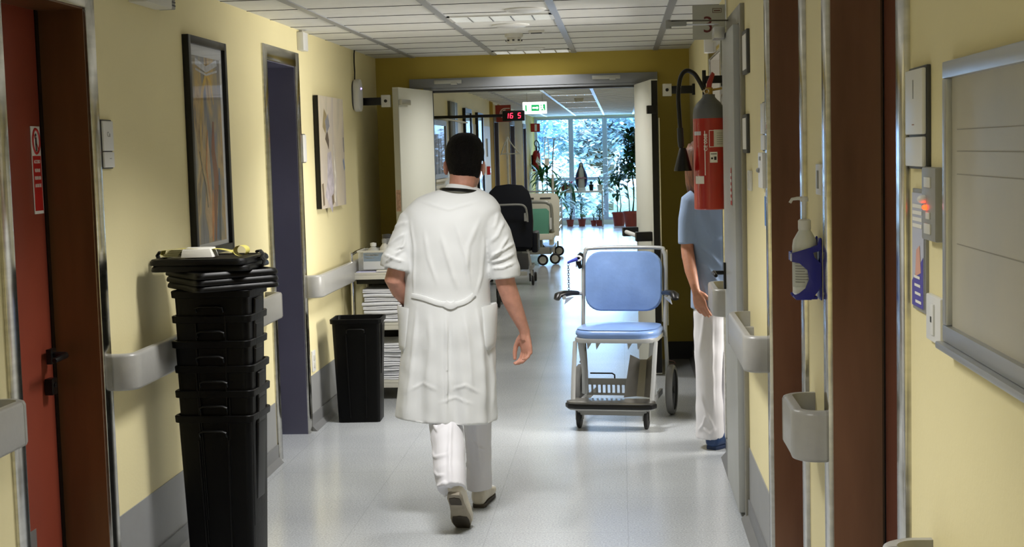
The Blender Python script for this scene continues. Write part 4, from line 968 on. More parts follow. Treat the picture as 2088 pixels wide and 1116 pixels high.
# ------------------------------------------------------------------ people
def skin_mat(name, col, dark):
    mt = pmat(name, col, .5, noise=(35, .10), bump=(260, .12), sss=.12); return mt
M['skin'] = skin_mat('skin', '#BE8A76', 1); M['skin2'] = skin_mat('skin_nurse', '#B07A60', 1)
M['hair'] = pmat('dark_hair', '#0A0706', .7, noise=(90, .5), bump=(300, .8), stretch=(1, 1, .3), spec=.15)
M['hair2'] = pmat('auburn_hair', '#3A2014', .5, noise=(60, .5), bump=(160, .5), stretch=(1, 1, .12), col2='#7E4E30')
M['coat'] = pmat('white_cotton', '#D6D8D8', .8, bump=(500, .06), sheen=.15)
M['trouser'] = pmat('white_trousers', '#D6D5D9', .8, bump=(400, .06), sheen=.1)
M['scrub'] = pmat('blue_cotton', '#8499B8', .85, bump=(400, .08), sheen=.1)
M['shoe'] = pmat('cream_leather', '#CBC4B2', .5, noise=(14, .08)); M['sole'] = pmat('worn_sole', '#8A8272', .7, noise=(10, .25)); M['soledark'] = pmat('dark_tread', '#3D362C', .7, noise=(18, .2))

def ell(c, ra, rb, n=24, z=None, p=2.0):
    out = []
    for j in range(n):
        t = 2*PI*j/n; x, y = math.cos(t), math.sin(t)
        x = math.copysign(abs(x)**(2/p), x); y = math.copysign(abs(y)**(2/p), y)
        out.append(Vector((c[0]+ra*x, c[1]+rb*y, c[2])))
    return out
def rings_interp(keys, step):
    """keys: (z, cx, cy, rx, ry) from bottom to top -> smooth rings"""
    zs = [k[0] for k in keys]; out = []
    z = zs[0]; allz = list(np.arange(zs[0], zs[-1], step)) + [zs[-1]]
    for z in allz:
        i = max(j for j in range(len(zs)) if zs[j] <= z+1e-9); i = min(i, len(zs)-2)
        t = (z-zs[i])/(zs[i+1]-zs[i])
        k0 = keys[max(0, i-1)]; k1 = keys[i]; k2 = keys[i+1]; k3 = keys[min(len(keys)-1, i+2)]
        v = []
        for q in range(1, 5):
            m1 = (k2[q]-k0[q])/max(1e-6, (k2[0]-k0[0]))*(k2[0]-k1[0]) if k0 is not k1 else k2[q]-k1[q]
            m2 = (k3[q]-k1[q])/max(1e-6, (k3[0]-k1[0]))*(k2[0]-k1[0]) if k3 is not k2 else k2[q]-k1[q]
            h = (2*t**3-3*t*t+1)*k1[q]+(t**3-2*t*t+t)*m1+(-2*t**3+3*t*t)*k2[q]+(t**3-t*t)*m2
            v.append(h)
        out.append((z, *v))
    return out
def torso(mb, keys, step=.02, n=32, p=2.3):
    mb.loft([ell((cx, cy, z), rx, ry, n, p=p) for z, cx, cy, rx, ry in rings_interp(keys, step)])
def rotz(v, a): c, s = math.cos(a), math.sin(a); return Vector((v[0]*c-v[1]*s, v[0]*s+v[1]*c, v[2]))

def head_parts(mb, o, yaw=0.0, tilt=0.0, sc_=1.0):
    """head facing +y in local space; o is the base of the skull/neck joint"""
    T = Matrix.Translation(o) @ Matrix.Rotation(yaw, 4, 'Z') @ Matrix.Rotation(tilt, 4, 'Y') @ Matrix.Scale(sc_, 4)
    keys = [(-.045, 0, .055, .030, .030), (-.02, 0, .045, .050, .060), (.02, 0, .020, .066, .083), (.06, 0, .008, .074, .093), (.10, 0, .0, .077, .097), (.14, 0, -.002, .076, .096), (.17, 0, -.002, .066, .085), (.19, 0, -.002, .050, .064), (.203, 0, -.002, .025, .032)]
    mb.loft([[T @ p for p in ell((cx, cy, z), rx, ry, 28, p=2.15)] for z, cx, cy, rx, ry in rings_interp(keys, .012)])
    # jaw, chin, nose, brow, lips, eyes
    mb.ball((0, .082, -.036), (.026, .018, .018), 8, T); mb.ball((0, .088, .0), (.026, .012, .010), 8, T)
    mb.tube([(0, .088, .075), (0, .104, .045), (0, .113, .028)], [(.007, .008), (.010, .010), (.014, .011)], 8, M=T)
    mb.ball((0, .090, .080), (.05, .012, .010), 8, T)
    for s in (-1, 1):
        mb.ball((s*.031, .081, .062), (.014, .012, .009), 8, T)
        # ear
        E_ = T @ Matrix.Translation((s*.083, -.006, .050)) @ Matrix.Rotation(s*math.radians(22), 4, 'Z')
        mb.ball((s*.004, 0, 0), (.007, .017, .031), 8, E_); mb.torus((s*.007, -.002, .006), .016, .0045, 16, 6, axis='x', M=E_ @ Matrix.Diagonal((1, .9, 1.5, 1)))
    return T
def hand(mb, wrist, fdir, palm_n, L=.185, curl=.5, thumb_side=1, k=1.0, spread=1.0):
    """fdir: direction from wrist to fingers, palm_n: direction the palm faces; thumb_side along fdir x palm_n"""
    f = Vector(fdir).normalized(); n = Vector(palm_n); n = (n-f*n.dot(f)).normalized(); s = f.cross(n)*thumb_side
    W = Vector(wrist); S = L/.185*k
    def P(a, b, c): return W+f*a*S+s*b*S+n*c*S
    # palm: flattened rings
    rings = []
    for a, hw, ht, bo in ((-.012, .024, .019, 0), (.01, .026, .017, 0), (.035, .036, .017, .001), (.065, .042, .016, 0), (.09, .042, .013, -.002), (.098, .038, .010, -.002)):
        ring = []
        for j in range(20):
            t = 2*PI*j/20; x = math.cos(t); y = math.sin(t); x = math.copysign(abs(x)**.8, x)
            ring.append(P(a, bo+hw*x, ht*y-.002))
        rings.append(ring)
    mb.loft(rings)
    # fingers: index .. little
    spec = [(.028, .074, .0088), (.0095, .082, .0092), (-.010, .076, .0088), (-.029, .060, .0078)]
    for i, (b, ln, r) in enumerate(spec):
        c = curl[i] if isinstance(curl, (list, tuple)) else curl
        base = (.088-(.006 if i == 3 else 0), b, -.002); ang = 0.0; a, bb, cc = base; pts = [P(a-.02, b*.92, -.002), P(a, b, -.002)]
        for seg, fr in enumerate((.46, .30, .24)):
            ang += c*(.75 if seg == 0 else 1.0)
            a += math.cos(ang)*ln*fr; cc += math.sin(ang)*ln*fr; bb += (b*.10*spread)*fr
            pts.append(P(a, bb, cc))
        mb.tube([pts[0], pts[1], pts[1].lerp(pts[2], .5), pts[2], pts[2].lerp(pts[3], .5), pts[3], pts[4]], [r*S*1.1, r*S*1.12, r*S, r*S*1.05, r*S*.93, r*S*.96, r*S*.72], 10)
        mb.ball(tuple(pts[4]), r*S*.80, 7)
    # thumb leaves the side near the palm base
    pts = [P(.012, .014, .004), P(.035, .036, .010), P(.064, .052, .018), P(.094, .056, .024), P(.120, .052, .028)]
    mb.tube(pts, [.015*S, .0145*S, .0115*S, .0105*S, .0085*S], 10); mb.ball(tuple(pts[-1]), .0088*S, 7)
def foot_shape(mb, T, L=.285, w=.048, H=.085):
    """shoe body, heel at origin back, toe along +y, sole at z=0 (local of T)"""
    rings = []
    for y, hw, h, z0 in ((-.005, .022, .05, .012), (.01, .034, .085, 0), (.04, .037, .095, 0), (.08, .036, .092, 0), (.13, .039, .075, 0), (.18, .047, .058, 0), (.22, .048, .05, 0), (.255, .042, .042, .002), (.278, .026, .03, .006), (.284, .012, .02, .01)):
        ring = []
        for j in range(20):
            t = 2*PI*j/20; x = math.cos(t); z = math.sin(t); x = math.copysign(abs(x)**.75, x); z = math.copysign(abs(z)**.8, z)
            ring.append(T @ Vector((hw*x*w/.048, y, z0+h/2+h/2*z)))
        rings.append(ring)
    mb.loft(rings)

def folds(me, lst, sign=-1, origin=(0, 0, 0), side_ok=None):
    """raise soft cloth ridges: lst of (polyline [(x, z)...], width, height); only on the side whose normal y has the given sign"""
    co = get_co(me); no = get_no(me); X = co[:, 0]+origin[0]; Z = co[:, 2]+origin[2]; disp = np.zeros(len(co))
    for pts, w, h in lst:
        best = np.full(len(co), 1e9); tt = np.zeros(len(co)); tot = 0; lens = []
        for a, b in zip(pts[:-1], pts[1:]): lens.append(math.hypot(b[0]-a[0], b[1]-a[1]))
        T = sum(lens); acc = 0
        for (a, b), L in zip(zip(pts[:-1], pts[1:]), lens):
            dx, dz = b[0]-a[0], b[1]-a[1]; t = np.clip(((X-a[0])*dx+(Z-a[1])*dz)/(L*L+1e-12), 0, 1)
            d = np.hypot(X-a[0]-t*dx, Z-a[1]-t*dz); m_ = d < best; best[m_] = d[m_]; tt[m_] = (acc+t[m_]*L)/T; acc += L
        fade = np.clip(np.sin(np.clip(tt, .0, 1)*PI)*1.6, .12, 1)
        disp += h*fade*np.exp(-(best/w)**2)
    k = np.clip(no[:, 1]*sign*2.2, 0, 1)
    co += no*(disp*k)[:, None]; set_co(me, co)
def wobble(me, amp, scale, seed=0, stretch=(1, 1, 1), zr=None):
    co = get_co(me); no = get_no(me); n = len(co); d = np.empty(n)
    for i in range(n):
        p = co[i]; d[i] = noise.noise(Vector((p[0]*scale*stretch[0]+seed, p[1]*scale*stretch[1]+seed*1.7, p[2]*scale*stretch[2]-seed)))
    if zr is not None: d *= np.clip((zr[1]-co[:, 2])/(zr[1]-zr[0]), 0, 1)
    co += no*(d*amp)[:, None]; set_co(me, co)

# ---- the doctor, walking away.  local origin on the floor under the hips
DX, DY = -.80, 6.50
def L_(x, y, z): return (x-DX, y-DY, z)
body = MB()
torso(body, [(.86, .0, .02, .13, .085), (1.0, .0, .02, .13, .085), (1.2, 0, .02, .15, .095), (1.36, .005, .01, .165, .095), (1.44, .01, .01, .14, .08), (1.49, .03, .012, .07, .06)])
hd_o = L_(-.712, 6.535, 1.557)
body.tube([L_(-.755, 6.515, 1.40), L_(-.735, 6.51, 1.48), L_(-.722, 6.515, 1.54), L_(-.715, 6.53, 1.60)], [(.07, .06), (.058, .058), (.056, .060), (.06, .065)], 20)
Th = head_parts(body, hd_o, math.radians(-6), math.radians(2), 1.0)
# left arm: elbow out, forearm into the pocket
body.tube([L_(-.92, 6.5, 1.38), L_(-.975, 6.475, 1.29), L_(-1.022, 6.455, 1.17), L_(-1.040, 6.455, 1.115), L_(-1.02, 6.50, 1.06), L_(-.985, 6.56, .995), L_(-.96, 6.62, .94)], [.05, .045, .044, .046, .044, .036, .028], 16)
hand(body, L_(-.96, 6.62, .94), (.25, .35, -.85), (.8, -.3, 0), curl=.35, thumb_side=-1)
# right arm hanging
body.tube([L_(-.605, 6.5, 1.42), L_(-.56, 6.49, 1.28), L_(-.542, 6.485, 1.14), L_(-.533, 6.49, 1.08), L_(-.512, 6.505, 1.01), L_(-.487, 6.52, .94), L_(-.462, 6.535, .875), L_(-.456, 6.54, .850), L_(-.455, 6.541, .815)], [.05, .048, .046, (.047, .045), (.045, .043), (.038, .035), (.028, .026), (.027, .024), (.027, .020)], 18)
hand(body, L_(-.455, 6.541, .850), (.03, .01, -1), (-.78, -.62, 0), L=.182, curl=[.50, .56, .60, .62], thumb_side=1, k=1.04)
# legs
body.tube([L_(-.865, 6.54, .92), L_(-.855, 6.54, .70), L_(-.840, 6.50, .54), L_(-.80, 6.34, .38), L_(-.775, 6.20, .27), L_(-.765, 6.20, .20)], [.08, .065, .052, .048, .036, .033], 16)
body.tube([L_(-.735, 6.52, .92), L_(-.715, 6.57, .70), L_(-.705, 6.63, .50), L_(-.70, 6.67, .28), L_(-.70, 6.70, .10), L_(-.70, 6.73, .05)], [.085, .075, .058, .050, .038, .034], 16)
me = fuse(body, .0036, 3, .5)
doc = mobj('person', me, M['skin'], None, (DX, DY, 0))
tag(doc, 'man in a white lab coat walking away down the corridor, left hand in pocket', 'person')
# hair: shell over the skull
def hair_shell(T, keep, off, mat, parent, name='hair', ns=.0, seg=72):
    keys = [(-.03, 0, .050, .04, .045), (.02, 0, .020, .066, .083), (.06, 0, .008, .074, .093), (.10, 0, .0, .077, .097), (.14, 0, -.002, .076, .096), (.17, 0, -.002, .066, .085), (.19, 0, -.002, .050, .064), (.2035, 0, -.002, .022, .028), (.206, 0, -.002, .001, .001)]
    R_ = rings_interp(keys, .0045); mb = MB(); n = seg; vs = []; vis = []
    for z, cx, cy, rx, ry in R_:
        for j in range(n):
            t = 2*PI*j/n; x, y = math.cos(t), math.sin(t); k, th_ = keep(x, y, z)
            d = th_+ns*noise.noise(Vector((x*9, y*9, z*60)))
            p = Vector((cx+(rx+d)*x, cy+(ry+d)*y, z+d*max(0, (z-.15)/.05)*.9)); vs.append(T @ p); vis.append(k)
    fs = []
    for i in range(len(R_)-1):
        for j in range(n):
            a = i*n+j; b = i*n+(j+1) % n
            if vis[a] and vis[b] and vis[a+n] and vis[b+n]: fs.append((a, b, b+n, a+n))
    mb.add(vs, fs)
    o = mb.build(name, mat, parent, ang=80)
    s = o.modifiers.new('thickness', 'SOLIDIFY'); s.thickness = .006; s.offset = -1
    return o
def keepd(x, y, z):
    # y<0 is the back of the head; hairline falls to the nape at the back, over the ears at the sides
    if y < -.25: lo = -.004+.022*(abs(x)**3)+.006*math.sin(x*5)
    elif y < .35: lo = .030+.075*max(0, (y+.25))+(.042 if abs(y) < .26 and abs(x) > .8 else .01)
    else: lo = .135
    th = .010 if z > .09 else .0035+.0065*max(0, (z-lo))/max(.02, (.09-lo))
    return z > lo, min(.011, max(.0028, th))
hair_shell(Th, keepd, .008, M['hair'], doc, ns=.0015)
# lab coat
coat = MB()
keys = [(.462, -.033, -.012, .232, .155), (.60, -.025, -.005, .226, .152), (.75, -.014, .0, .218, .148), (.90, -.006, .0, .208, .145), (1.0, -.006, .0, .200, .140), (1.06, -.004, .0, .196, .138), (1.18, .0, 0, .198, .140), (1.30, .008, 0, .208, .138), (1.37, .020, -.002, .220, .126), (1.42, .030, -.002, .222, .112), (1.455, .038, .0, .200, .098), (1.485, .048, .004, .166, .084), (1.508, .058, .006, .115, .072), (1.522, .066, .008, .072, .064)]
torso(coat, keys, .015, 48, 2.25)
coat.tube([L_(-.91, 6.5, 1.395), L_(-.945, 6.495, 1.365), L_(-.972, 6.48, 1.30), L_(-1.002, 6.465, 1.235), L_(-1.018, 6.455, 1.20), L_(-1.028, 6.452, 1.168)], [(.072, .072), (.078, .078), (.076, .078), (.074, .076), (.075, .076), (.073, .074)], 22)
coat.tube([L_(-1.008, 6.458, 1.23), L_(-1.020, 6.452, 1.198), L_(-1.028, 6.450, 1.162)], [.073, .081, .077], 22)
coat.tube([L_(-.64, 6.5, 1.385), L_(-.605, 6.495, 1.355), L_(-.575, 6.49, 1.30), L_(-.549, 6.485, 1.22), L_(-.540, 6.485, 1.16), L_(-.536, 6.485, 1.115)], [(.075, .075), (.080, .078), (.076, .075), (.072, .070), (.068, .068), (.065, .066)], 22)
coat.tube([L_(-.542, 6.485, 1.19), L_(-.537, 6.485, 1.15), L_(-.533, 6.486, 1.11)], [.067, .075, .071], 22)
me = fuse(coat, .0065, 3, .6)
# carve: fan the hem with slow vertical pleats, arch the vent
co = get_co(me); no = get_no(me)
k = np.clip((1.0-co[:, 2])/.5, 0, 1); th = np.arctan2(co[:, 1], co[:, 0]+.02)
co += no*((.010*np.sin(th*7+.8)+.006*np.sin(th*13+2.1))*k)[:, None]*np.array([1, 1, 0])
co[:, 2] += -.014*(co[:, 0]+.03)/.2*np.clip((.62-co[:, 2])/.15, 0, 1)
set_co(me, co)
W_ = lambda pts: [(x-DX, z) for x, z in pts]
F_ = []
def fpx(pts, w, h):        # points given by where they sit on the back of the coat: (across px, down px) at the man's distance -> metres
    F_.append(([((px-945)/449.0*1.0-.709+.0267*(py-275)*0/449-DX - (py-275)*.0267/449, 1.763-(py-275)/449.0 - (px-945)*.0267/449*-1*0) for px, py in pts], w, h))
# back folds: long diagonal drape, waist gathers, sleeves, hem creases
fpx([(905, 470), (925, 540), (940, 590)], .010, .0035); fpx([(935, 450), (955, 520), (965, 590)], .008, .003)
fpx([(870, 460), (880, 520), (900, 580)], .009, .0022); fpx([(985, 440), (960, 500), (955, 560)], .010, .003)
fpx([(840, 440), (850, 500), (848, 600)], .006, .003); fpx([(992, 470), (985, 560), (975, 600)], .007, .003)
fpx([(855, 405), (920, 425), (985, 408)], .006, .0018)
fpx([(916, 625), (916, 700), (918, 840)], .005, .006); fpx([(925, 640), (922, 720), (922, 840)], .006, -.004)
fpx([(855, 620), (848, 700), (835, 835)], .010, .004); fpx([(975, 620), (985, 690), (995, 840)], .010, .005); fpx([(950, 625), (962, 700), (968, 800)], .012, .004)
fpx([(880, 630), (885, 700), (870, 800)], .012, .003); fpx([(1000, 700), (1008, 780), (1006, 850)], .008, .004)
fpx([(840, 790), (870, 775), (900, 790)], .007, .002); fpx([(925, 790), (955, 780), (985, 800)], .007, .0025); fpx([(900, 815), (935, 805), (975, 822)], .006, .002)
for d_ in (0, 9, 20): fpx([(788+d_, 530-d_*1.3), (808+d_, 518-d_), (832, 500-d_*1.6)], .0045, .0055)
fpx([(790, 500), (812, 482), (832, 470)], .007, .006); fpx([(800, 462), (820, 452), (838, 448)], .009, .004); fpx([(785, 512), (805, 520), (830, 528)], .005, .005)
for d_ in (0, 13, 27): fpx([(1003, 548-d_), (1030, 545-d_*1.3), (1052, 536-d_*1.5)], .005, .006)
fpx([(1000, 530), (1020, 515), (1040, 480)], .006, .006); fpx([(1002, 495), (1018, 480), (1030, 450)], .008, .005); fpx([(1008, 470), (1015, 455), (1018, 430)], .008, .003)
F_ = [(p_, w_, h_*1.7) for p_, w_, h_ in F_]
folds(me, F_)
wobble(me, .0035, 13, 3)
coat_o = mobj('lab_coat', me, M['coat'], doc)
# hollow look under the hem: dark lining rim is left out; belt, pockets, collar are raised strips
def drape(mb, pts, w, off=.004, n=1):
    """a strip lying on the coat's back: pts (x, z) local; snapped to the coat by ray"""
    from mathutils.bvhtree import BVHTree
    bv = drape.bv; ring = []
    P = cr([(x, 0, z) for x, z in pts], 6); prev = None; rows = []
    for i, p in enumerate(P):
        a = P[max(0, i-1)]; b = P[min(len(P)-1, i+1)]; d = (b-a).normalized(); s = Vector((-d.z, 0, d.x))
        row = []
        for q, oo in ((-.5, -.004), (-.47, off), (-.2, off+.0015), (.2, off+.0015), (.47, off), (.5, -.004)):
            pt = p+s*w*q; hit = bv.ray_cast(Vector((pt.x, -.6, pt.z)), Vector((0, 1, 0)))
            y = hit[0].y if hit[0] else (row[-1].y+oo if row else (prev if prev is not None else -.13)); prev = y
            row.append(Vector((pt.x, y-oo, pt.z)))
        rows.append(row)
    mb.loft(rows, cap=False, closed=False)
from mathutils.bvhtree import BVHTree
def bv_of(me): return BVHTree.FromPolygons([v.co for v in me.vertices], [tuple(p.vertices) for p in me.polygons])
drape.bv = bv_of(me)
b = MB(); drape(b, [(-.955-DX, 1.045), (-.90-DX, 1.035), (-.82-DX, 1.010), (-.75-DX, 1.005), (-.70-DX, 1.02), (-.668-DX, 1.045)], .022, .006); b.build('back_belt', M['coat'], doc, ang=60)
b = MB(); drape(b, [(-.80-DX, 1.01), (-.775-DX, .998), (-.75-DX, 1.008)], .03, .008); b.build('belt_loop', M['coat'], doc, ang=60)
# collar stand and black lanyard round the neck
b = MB(); rings = []
for z, r_, dx in ((1.490, .080, 0), (1.508, .073, .003), (1.524, .066, .006), (1.528, .062, .006), (1.515, .058, .005)):
    rings.append([Vector((.066+dx+r_*math.cos(a), .008+(r_*.95)*math.sin(a), z+.012*math.sin(a)*-1-.010*math.cos(a))) for a in [2*PI*j/36 for j in range(36)]])
b.loft(rings, cap=False); b.build('collar', M['coat'], doc, ang=60)
b = MB(); ring = [Vector((.066+.088*math.cos(a), .004+.086*math.sin(a), 1.507-.010*math.sin(a)-.008*math.cos(a))) for a in [math.radians(v) for v in range(180, 361, 10)]]
b.tube([Vector((-.04, .13, 1.40)), Vector((-.022, .09, 1.46))] + ring + [Vector((.155, .09, 1.46)), Vector((.17, .13, 1.40))], [(.004, .008)]*(len(ring)+4), 8); b.build('lanyard', M['black'], doc)
# patch pockets hanging open at the sides
ck = rings_interp(keys, .01)
for s in (-1, 1):
    b = MB(); rings = []
    for z, ro in ((.985, .020), (.975, .024), (.93, .019), (.87, .012), (.81, .006), (.785, .001)):
        z_, cx, cy, rx, ry = min(ck, key=lambda q: abs(q[0]-z)); ring = []; N = 16
        hy = .078 if z > .8 else .066
        def surf(y): return cx+s*rx*max(0, 1-abs((y-cy)/ry)**2.25)**(1/2.25)
        for j in range(N+1):
            y = cy-.012-hy*math.cos(PI*j/N); ring.append(Vector((surf(y)+s*(.005+ro*math.sin(PI*j/N)), y, z+.010*math.sin(PI*j/N))))
        for j in range(N, -1, -1):
            y = cy-.012-hy*.97*math.cos(PI*j/N); ring.append(Vector((surf(y)-s*.004+s*ro*.75*math.sin(PI*j/N), y, z-.001)))
        rings.append(ring)
    b.loft(rings); b.build('patch_pocket', M['coat'], doc, ang=60)
# trousers
tr = MB()
tr.tube([L_(-.865, 6.53, .78), L_(-.853, 6.53, .66), L_(-.843, 6.51, .55), L_(-.825, 6.45, .46), L_(-.798, 6.33, .37), L_(-.778, 6.21, .27), L_(-.770, 6.165, .205)], [(.088, .09), (.084, .088), (.081, .085), (.077, .082), (.074, .08), (.068, .078), (.066, .078)], 28)
tr.tube([L_(-.73, 6.52, .78), L_(-.715, 6.57, .66), L_(-.700, 6.62, .55), L_(-.698, 6.655, .40), L_(-.70, 6.68, .25), L_(-.703, 6.69, .13), L_(-.703, 6.69, .085)], [(.085, .085), (.080, .084), (.076, .08), (.066, .075), (.060, .072), (.056, .075), (.056, .078)], 28)
me = fuse(tr, .0055, 2, .5)
F_ = []
fpx([(880, 870), (895, 920), (905, 980)], .009, .006); fpx([(925, 850), (930, 900), (938, 960)], .008, .006); fpx([(878, 900), (900, 915), (930, 905)], .006, .004)
fpx([(900, 970), (925, 955), (955, 985)], .007, .006); fpx([(890, 935), (910, 945), (925, 940)], .006, .004); fpx([(905, 990), (912, 1000), (925, 985)], .006, .006)
fpx([(965, 860), (968, 920), (972, 980)], .006, .005); fpx([(955, 900), (970, 930), (985, 940)], .006, .004); fpx([(880, 850), (900, 868), (915, 852)], .007, .006)
F_ = [(p_, w_, h_*1.6) for p_, w_, h_ in F_]; folds(me, F_); wobble(me, .006, 12, 9)
mobj('trousers', me, M['trouser'], doc)
# shoes: rear foot pushing off (heel high, sole towards us), front foot flat
TR = Matrix.Translation(L_(-.758, 6.115, .195)) @ Matrix.Rotation(math.radians(-6), 4, 'Z') @ Matrix.Rotation(math.radians(-47), 4, 'X')
TF = Matrix.Translation(L_(-.705, 6.645, .0)) @ Matrix.Rotation(math.radians(-5), 4, 'Z')
for T in (TR, TF):
    b = MB(); foot_shape(b, T @ Matrix.Translation((0, 0, .012))); so = mobj('shoe', fuse(b, .0045, 2, .5), M['shoe'], doc)
    b = MB(); out = [(-.026, .003), (-.034, .03), (-.033, .09), (-.037, .14), (-.046, .19), (-.047, .225), (-.036, .265), (-.015, .284), (.012, .284), (.032, .265), (.044, .225), (.044, .19), (.037, .14), (.033, .09), (.034, .03), (.026, .003)]
    b.prism(out, .018, T); b.build('sole', M['sole'] if T is TR else M['soledark'], so, bevel=.004)
    if T is TR:
        b = MB(); b.prism([(x*.80, .02+y*.0+(y-.02)*.92) for x, y in [(-.03, .03), (-.034, .055), (-.032, .085), (.032, .085), (.034, .055), (.03, .03), (.0, .022)]], .004, T @ Matrix.Translation((0, 0, -.003))); b.build('heel_tread', M['soledark'], so, bevel=.0015)
        b = MB(); b.prism([(-.034, .175), (-.040, .20), (-.040, .235), (-.028, .265), (0, .274), (.028, .265), (.038, .235), (.038, .20), (.032, .175), (0, .168)], .004, T @ Matrix.Translation((0, 0, -.003))); b.build('toe_tread', M['soledark'], so, bevel=.0015)

# ---- the nurse in the doorway, seen from behind, turning in to the right
NX, NY = .515, 8.02
def N_(x, y, z): return (x-NX, y-NY, z)
nb_ = MB()
torso(nb_, [(.80, -.02, .0, .115, .10), (.95, -.0, .0, .12, .10), (1.1, 0, .0, .12, .09), (1.3, 0, 0, .13, .09), (1.40, 0, 0, .12, .075), (1.45, 0, .01, .07, .055)])
nh = N_(.462, 8.05, 1.515)
nb_.tube([N_(.490, 8.03, 1.40), N_(.480, 8.03, 1.47), N_(.465, 8.05, 1.54)], [.05, .045, .05], 16)
Tn = head_parts(nb_, nh, math.radians(-30), 0, .95)
nb_.tube([N_(.375, 8.0, 1.38), N_(.362, 7.99, 1.25), N_(.358, 7.985, 1.12), N_(.362, 7.965, 1.08), N_(.374, 7.92, 1.0), N_(.390, 7.875, .925), N_(.397, 7.868, .895), N_(.404, 7.865, .87)], [.04, .038, .035, .036, .034, .025, .023, (.023, .017)], 14)
hand(nb_, N_(.398, 7.867, .892), (.30, -.02, -.95), (.5, .86, .1), L=.168, curl=[.2, .25, .3, .35], thumb_side=1, k=1.05)
nb_.tube([N_(.655, 8.03, 1.38), N_(.69, 8.06, 1.2), N_(.69, 8.08, 1.05), N_(.68, 8.14, .9)], [.04, .036, .03, .023], 12)
hand(nb_, N_(.68, 8.14, .9), (0, .2, -1), (-1, 0, 0), L=.165, curl=.4, thumb_side=-1)
nb_.tube([N_(.475, 8.0, .88), N_(.465, 7.98, .6), N_(.462, 7.98, .3), N_(.462, 7.985, .05)], [.085, .06, .045, .035], 14)
nb_.tube([N_(.56, 8.02, .88), N_(.565, 8.06, .6), N_(.58, 8.12, .3), N_(.585, 8.16, .05)], [.085, .06, .045, .035], 14)
nurse = mobj('person', fuse(nb_, .0038, 3, .5), M['skin2'], None, (NX, NY, 0))
tag(nurse, 'woman in blue short-sleeved scrub top and white trousers, half hidden by extinguisher', 'person')
# hair to the shoulders
def keepn(x, y, z):
    if y < .1 or (x < -.1 and y < .98): return z > -.03, .016
    return z > .13, .012
hair_shell(Tn, keepn, .012, M['hair2'], nurse, 'hair', ns=.004)
b = MB(); rings = []
for z, rx, ry in ((1.415, .075, .06), (1.44, .088, .075), (1.48, .094, .09), (1.54, .095, .10), (1.60, .092, .108), (1.66, .088, .11), (1.70, .07, .09)):
    rings.append([rotz(Vector((rx*math.cos(a), ry*math.sin(a), z)), math.radians(-25))+Vector((nh[0]-.012, nh[1]-.022, 0)) for a in [math.radians(v) for v in range(115, 386, 10)]])
b.loft(rings, cap=False, closed=False); o = b.build('hair_fall', M['hair2'], nurse, ang=80); s = o.modifiers.new('thickness', 'SOLIDIFY'); s.thickness = .012; s.offset = -1
st_ = MB()
torso(st_, [(.785, .0, .0, .138, .135), (.88, .0, .0, .138, .130), (1.0, .0, 0, .125, .11), (1.15, .0, 0, .125, .105), (1.30, .0, 0, .145, .105), (1.38, -.002, 0, .142, .095), (1.43, -.002, .005, .10, .08), (1.46, -.004, .01, .065, .062)], .015, 36)
st_.tube([N_(.42, 8.0, 1.395), N_(.385, 8.0, 1.37), N_(.368, 7.995, 1.28), N_(.362, 7.99, 1.20), N_(.362, 7.985, 1.145)], [(.06, .06), (.058, .062), (.050, .058), (.048, .056), (.047, .056)], 20)
st_.tube([N_(.62, 8.02, 1.385), N_(.66, 8.04, 1.32), N_(.685, 8.06, 1.2)], [.06, .058, .052], 16)
me = fuse(st_, .006, 3, .5)
wobble(me, .009, 9, 5, (1, 1, .6))
folds(me, [([(.40-NX, 1.42), (.40-NX, 1.25), (.405-NX, 1.10)], .008, .006), ([(.41-NX, 1.15), (.47-NX, 1.10), (.54-NX, 1.02)], .010, .007), ([(.41-NX, 1.05), (.46-NX, 1.03), (.53-NX, .92)], .010, .006), ([(.42-NX, .98), (.45-NX, .88), (.46-NX, .80)], .012, .006), ([(.45-NX, 1.22), (.50-NX, 1.17), (.55-NX, 1.18)], .010, .005)])
mobj('scrub_top', me, M['scrub'], nurse)
pt = MB()
pt.tube([N_(.485, 8.0, .90), N_(.478, 7.99, .75), N_(.468, 7.98, .55), N_(.466, 7.98, .35), N_(.468, 7.985, .18), N_(.470, 7.985, .06)], [(.085, .08), (.090, .09), (.080, .09), (.072, .085), (.076, .092), (.080, .098)], 26)
pt.tube([N_(.565, 8.03, .90), N_(.575, 8.06, .6), N_(.59, 8.12, .3), N_(.60, 8.15, .06)], [(.09, .09), (.075, .08), (.065, .075), (.07, .08)], 20)
me = fuse(pt, .006, 2, .5)
folds(me, [([(.45-NX, .80), (.43-NX, .65), (.41-NX, .50)], .010, .006), ([(.485-NX, .75), (.480-NX, .45), (.485-NX, .20)], .008, .007), ([(.42-NX, .14), (.46-NX, .09), (.50-NX, .13)], .008, .008), ([(.41-NX, .35), (.44-NX, .22), (.49-NX, .11)], .008, .006), ([(.40-NX, .10), (.43-NX, .15), (.44-NX, .2)], .006, .006)])
wobble(me, .005, 11, 2)
mobj('trousers', me, M['trouser'], nurse)
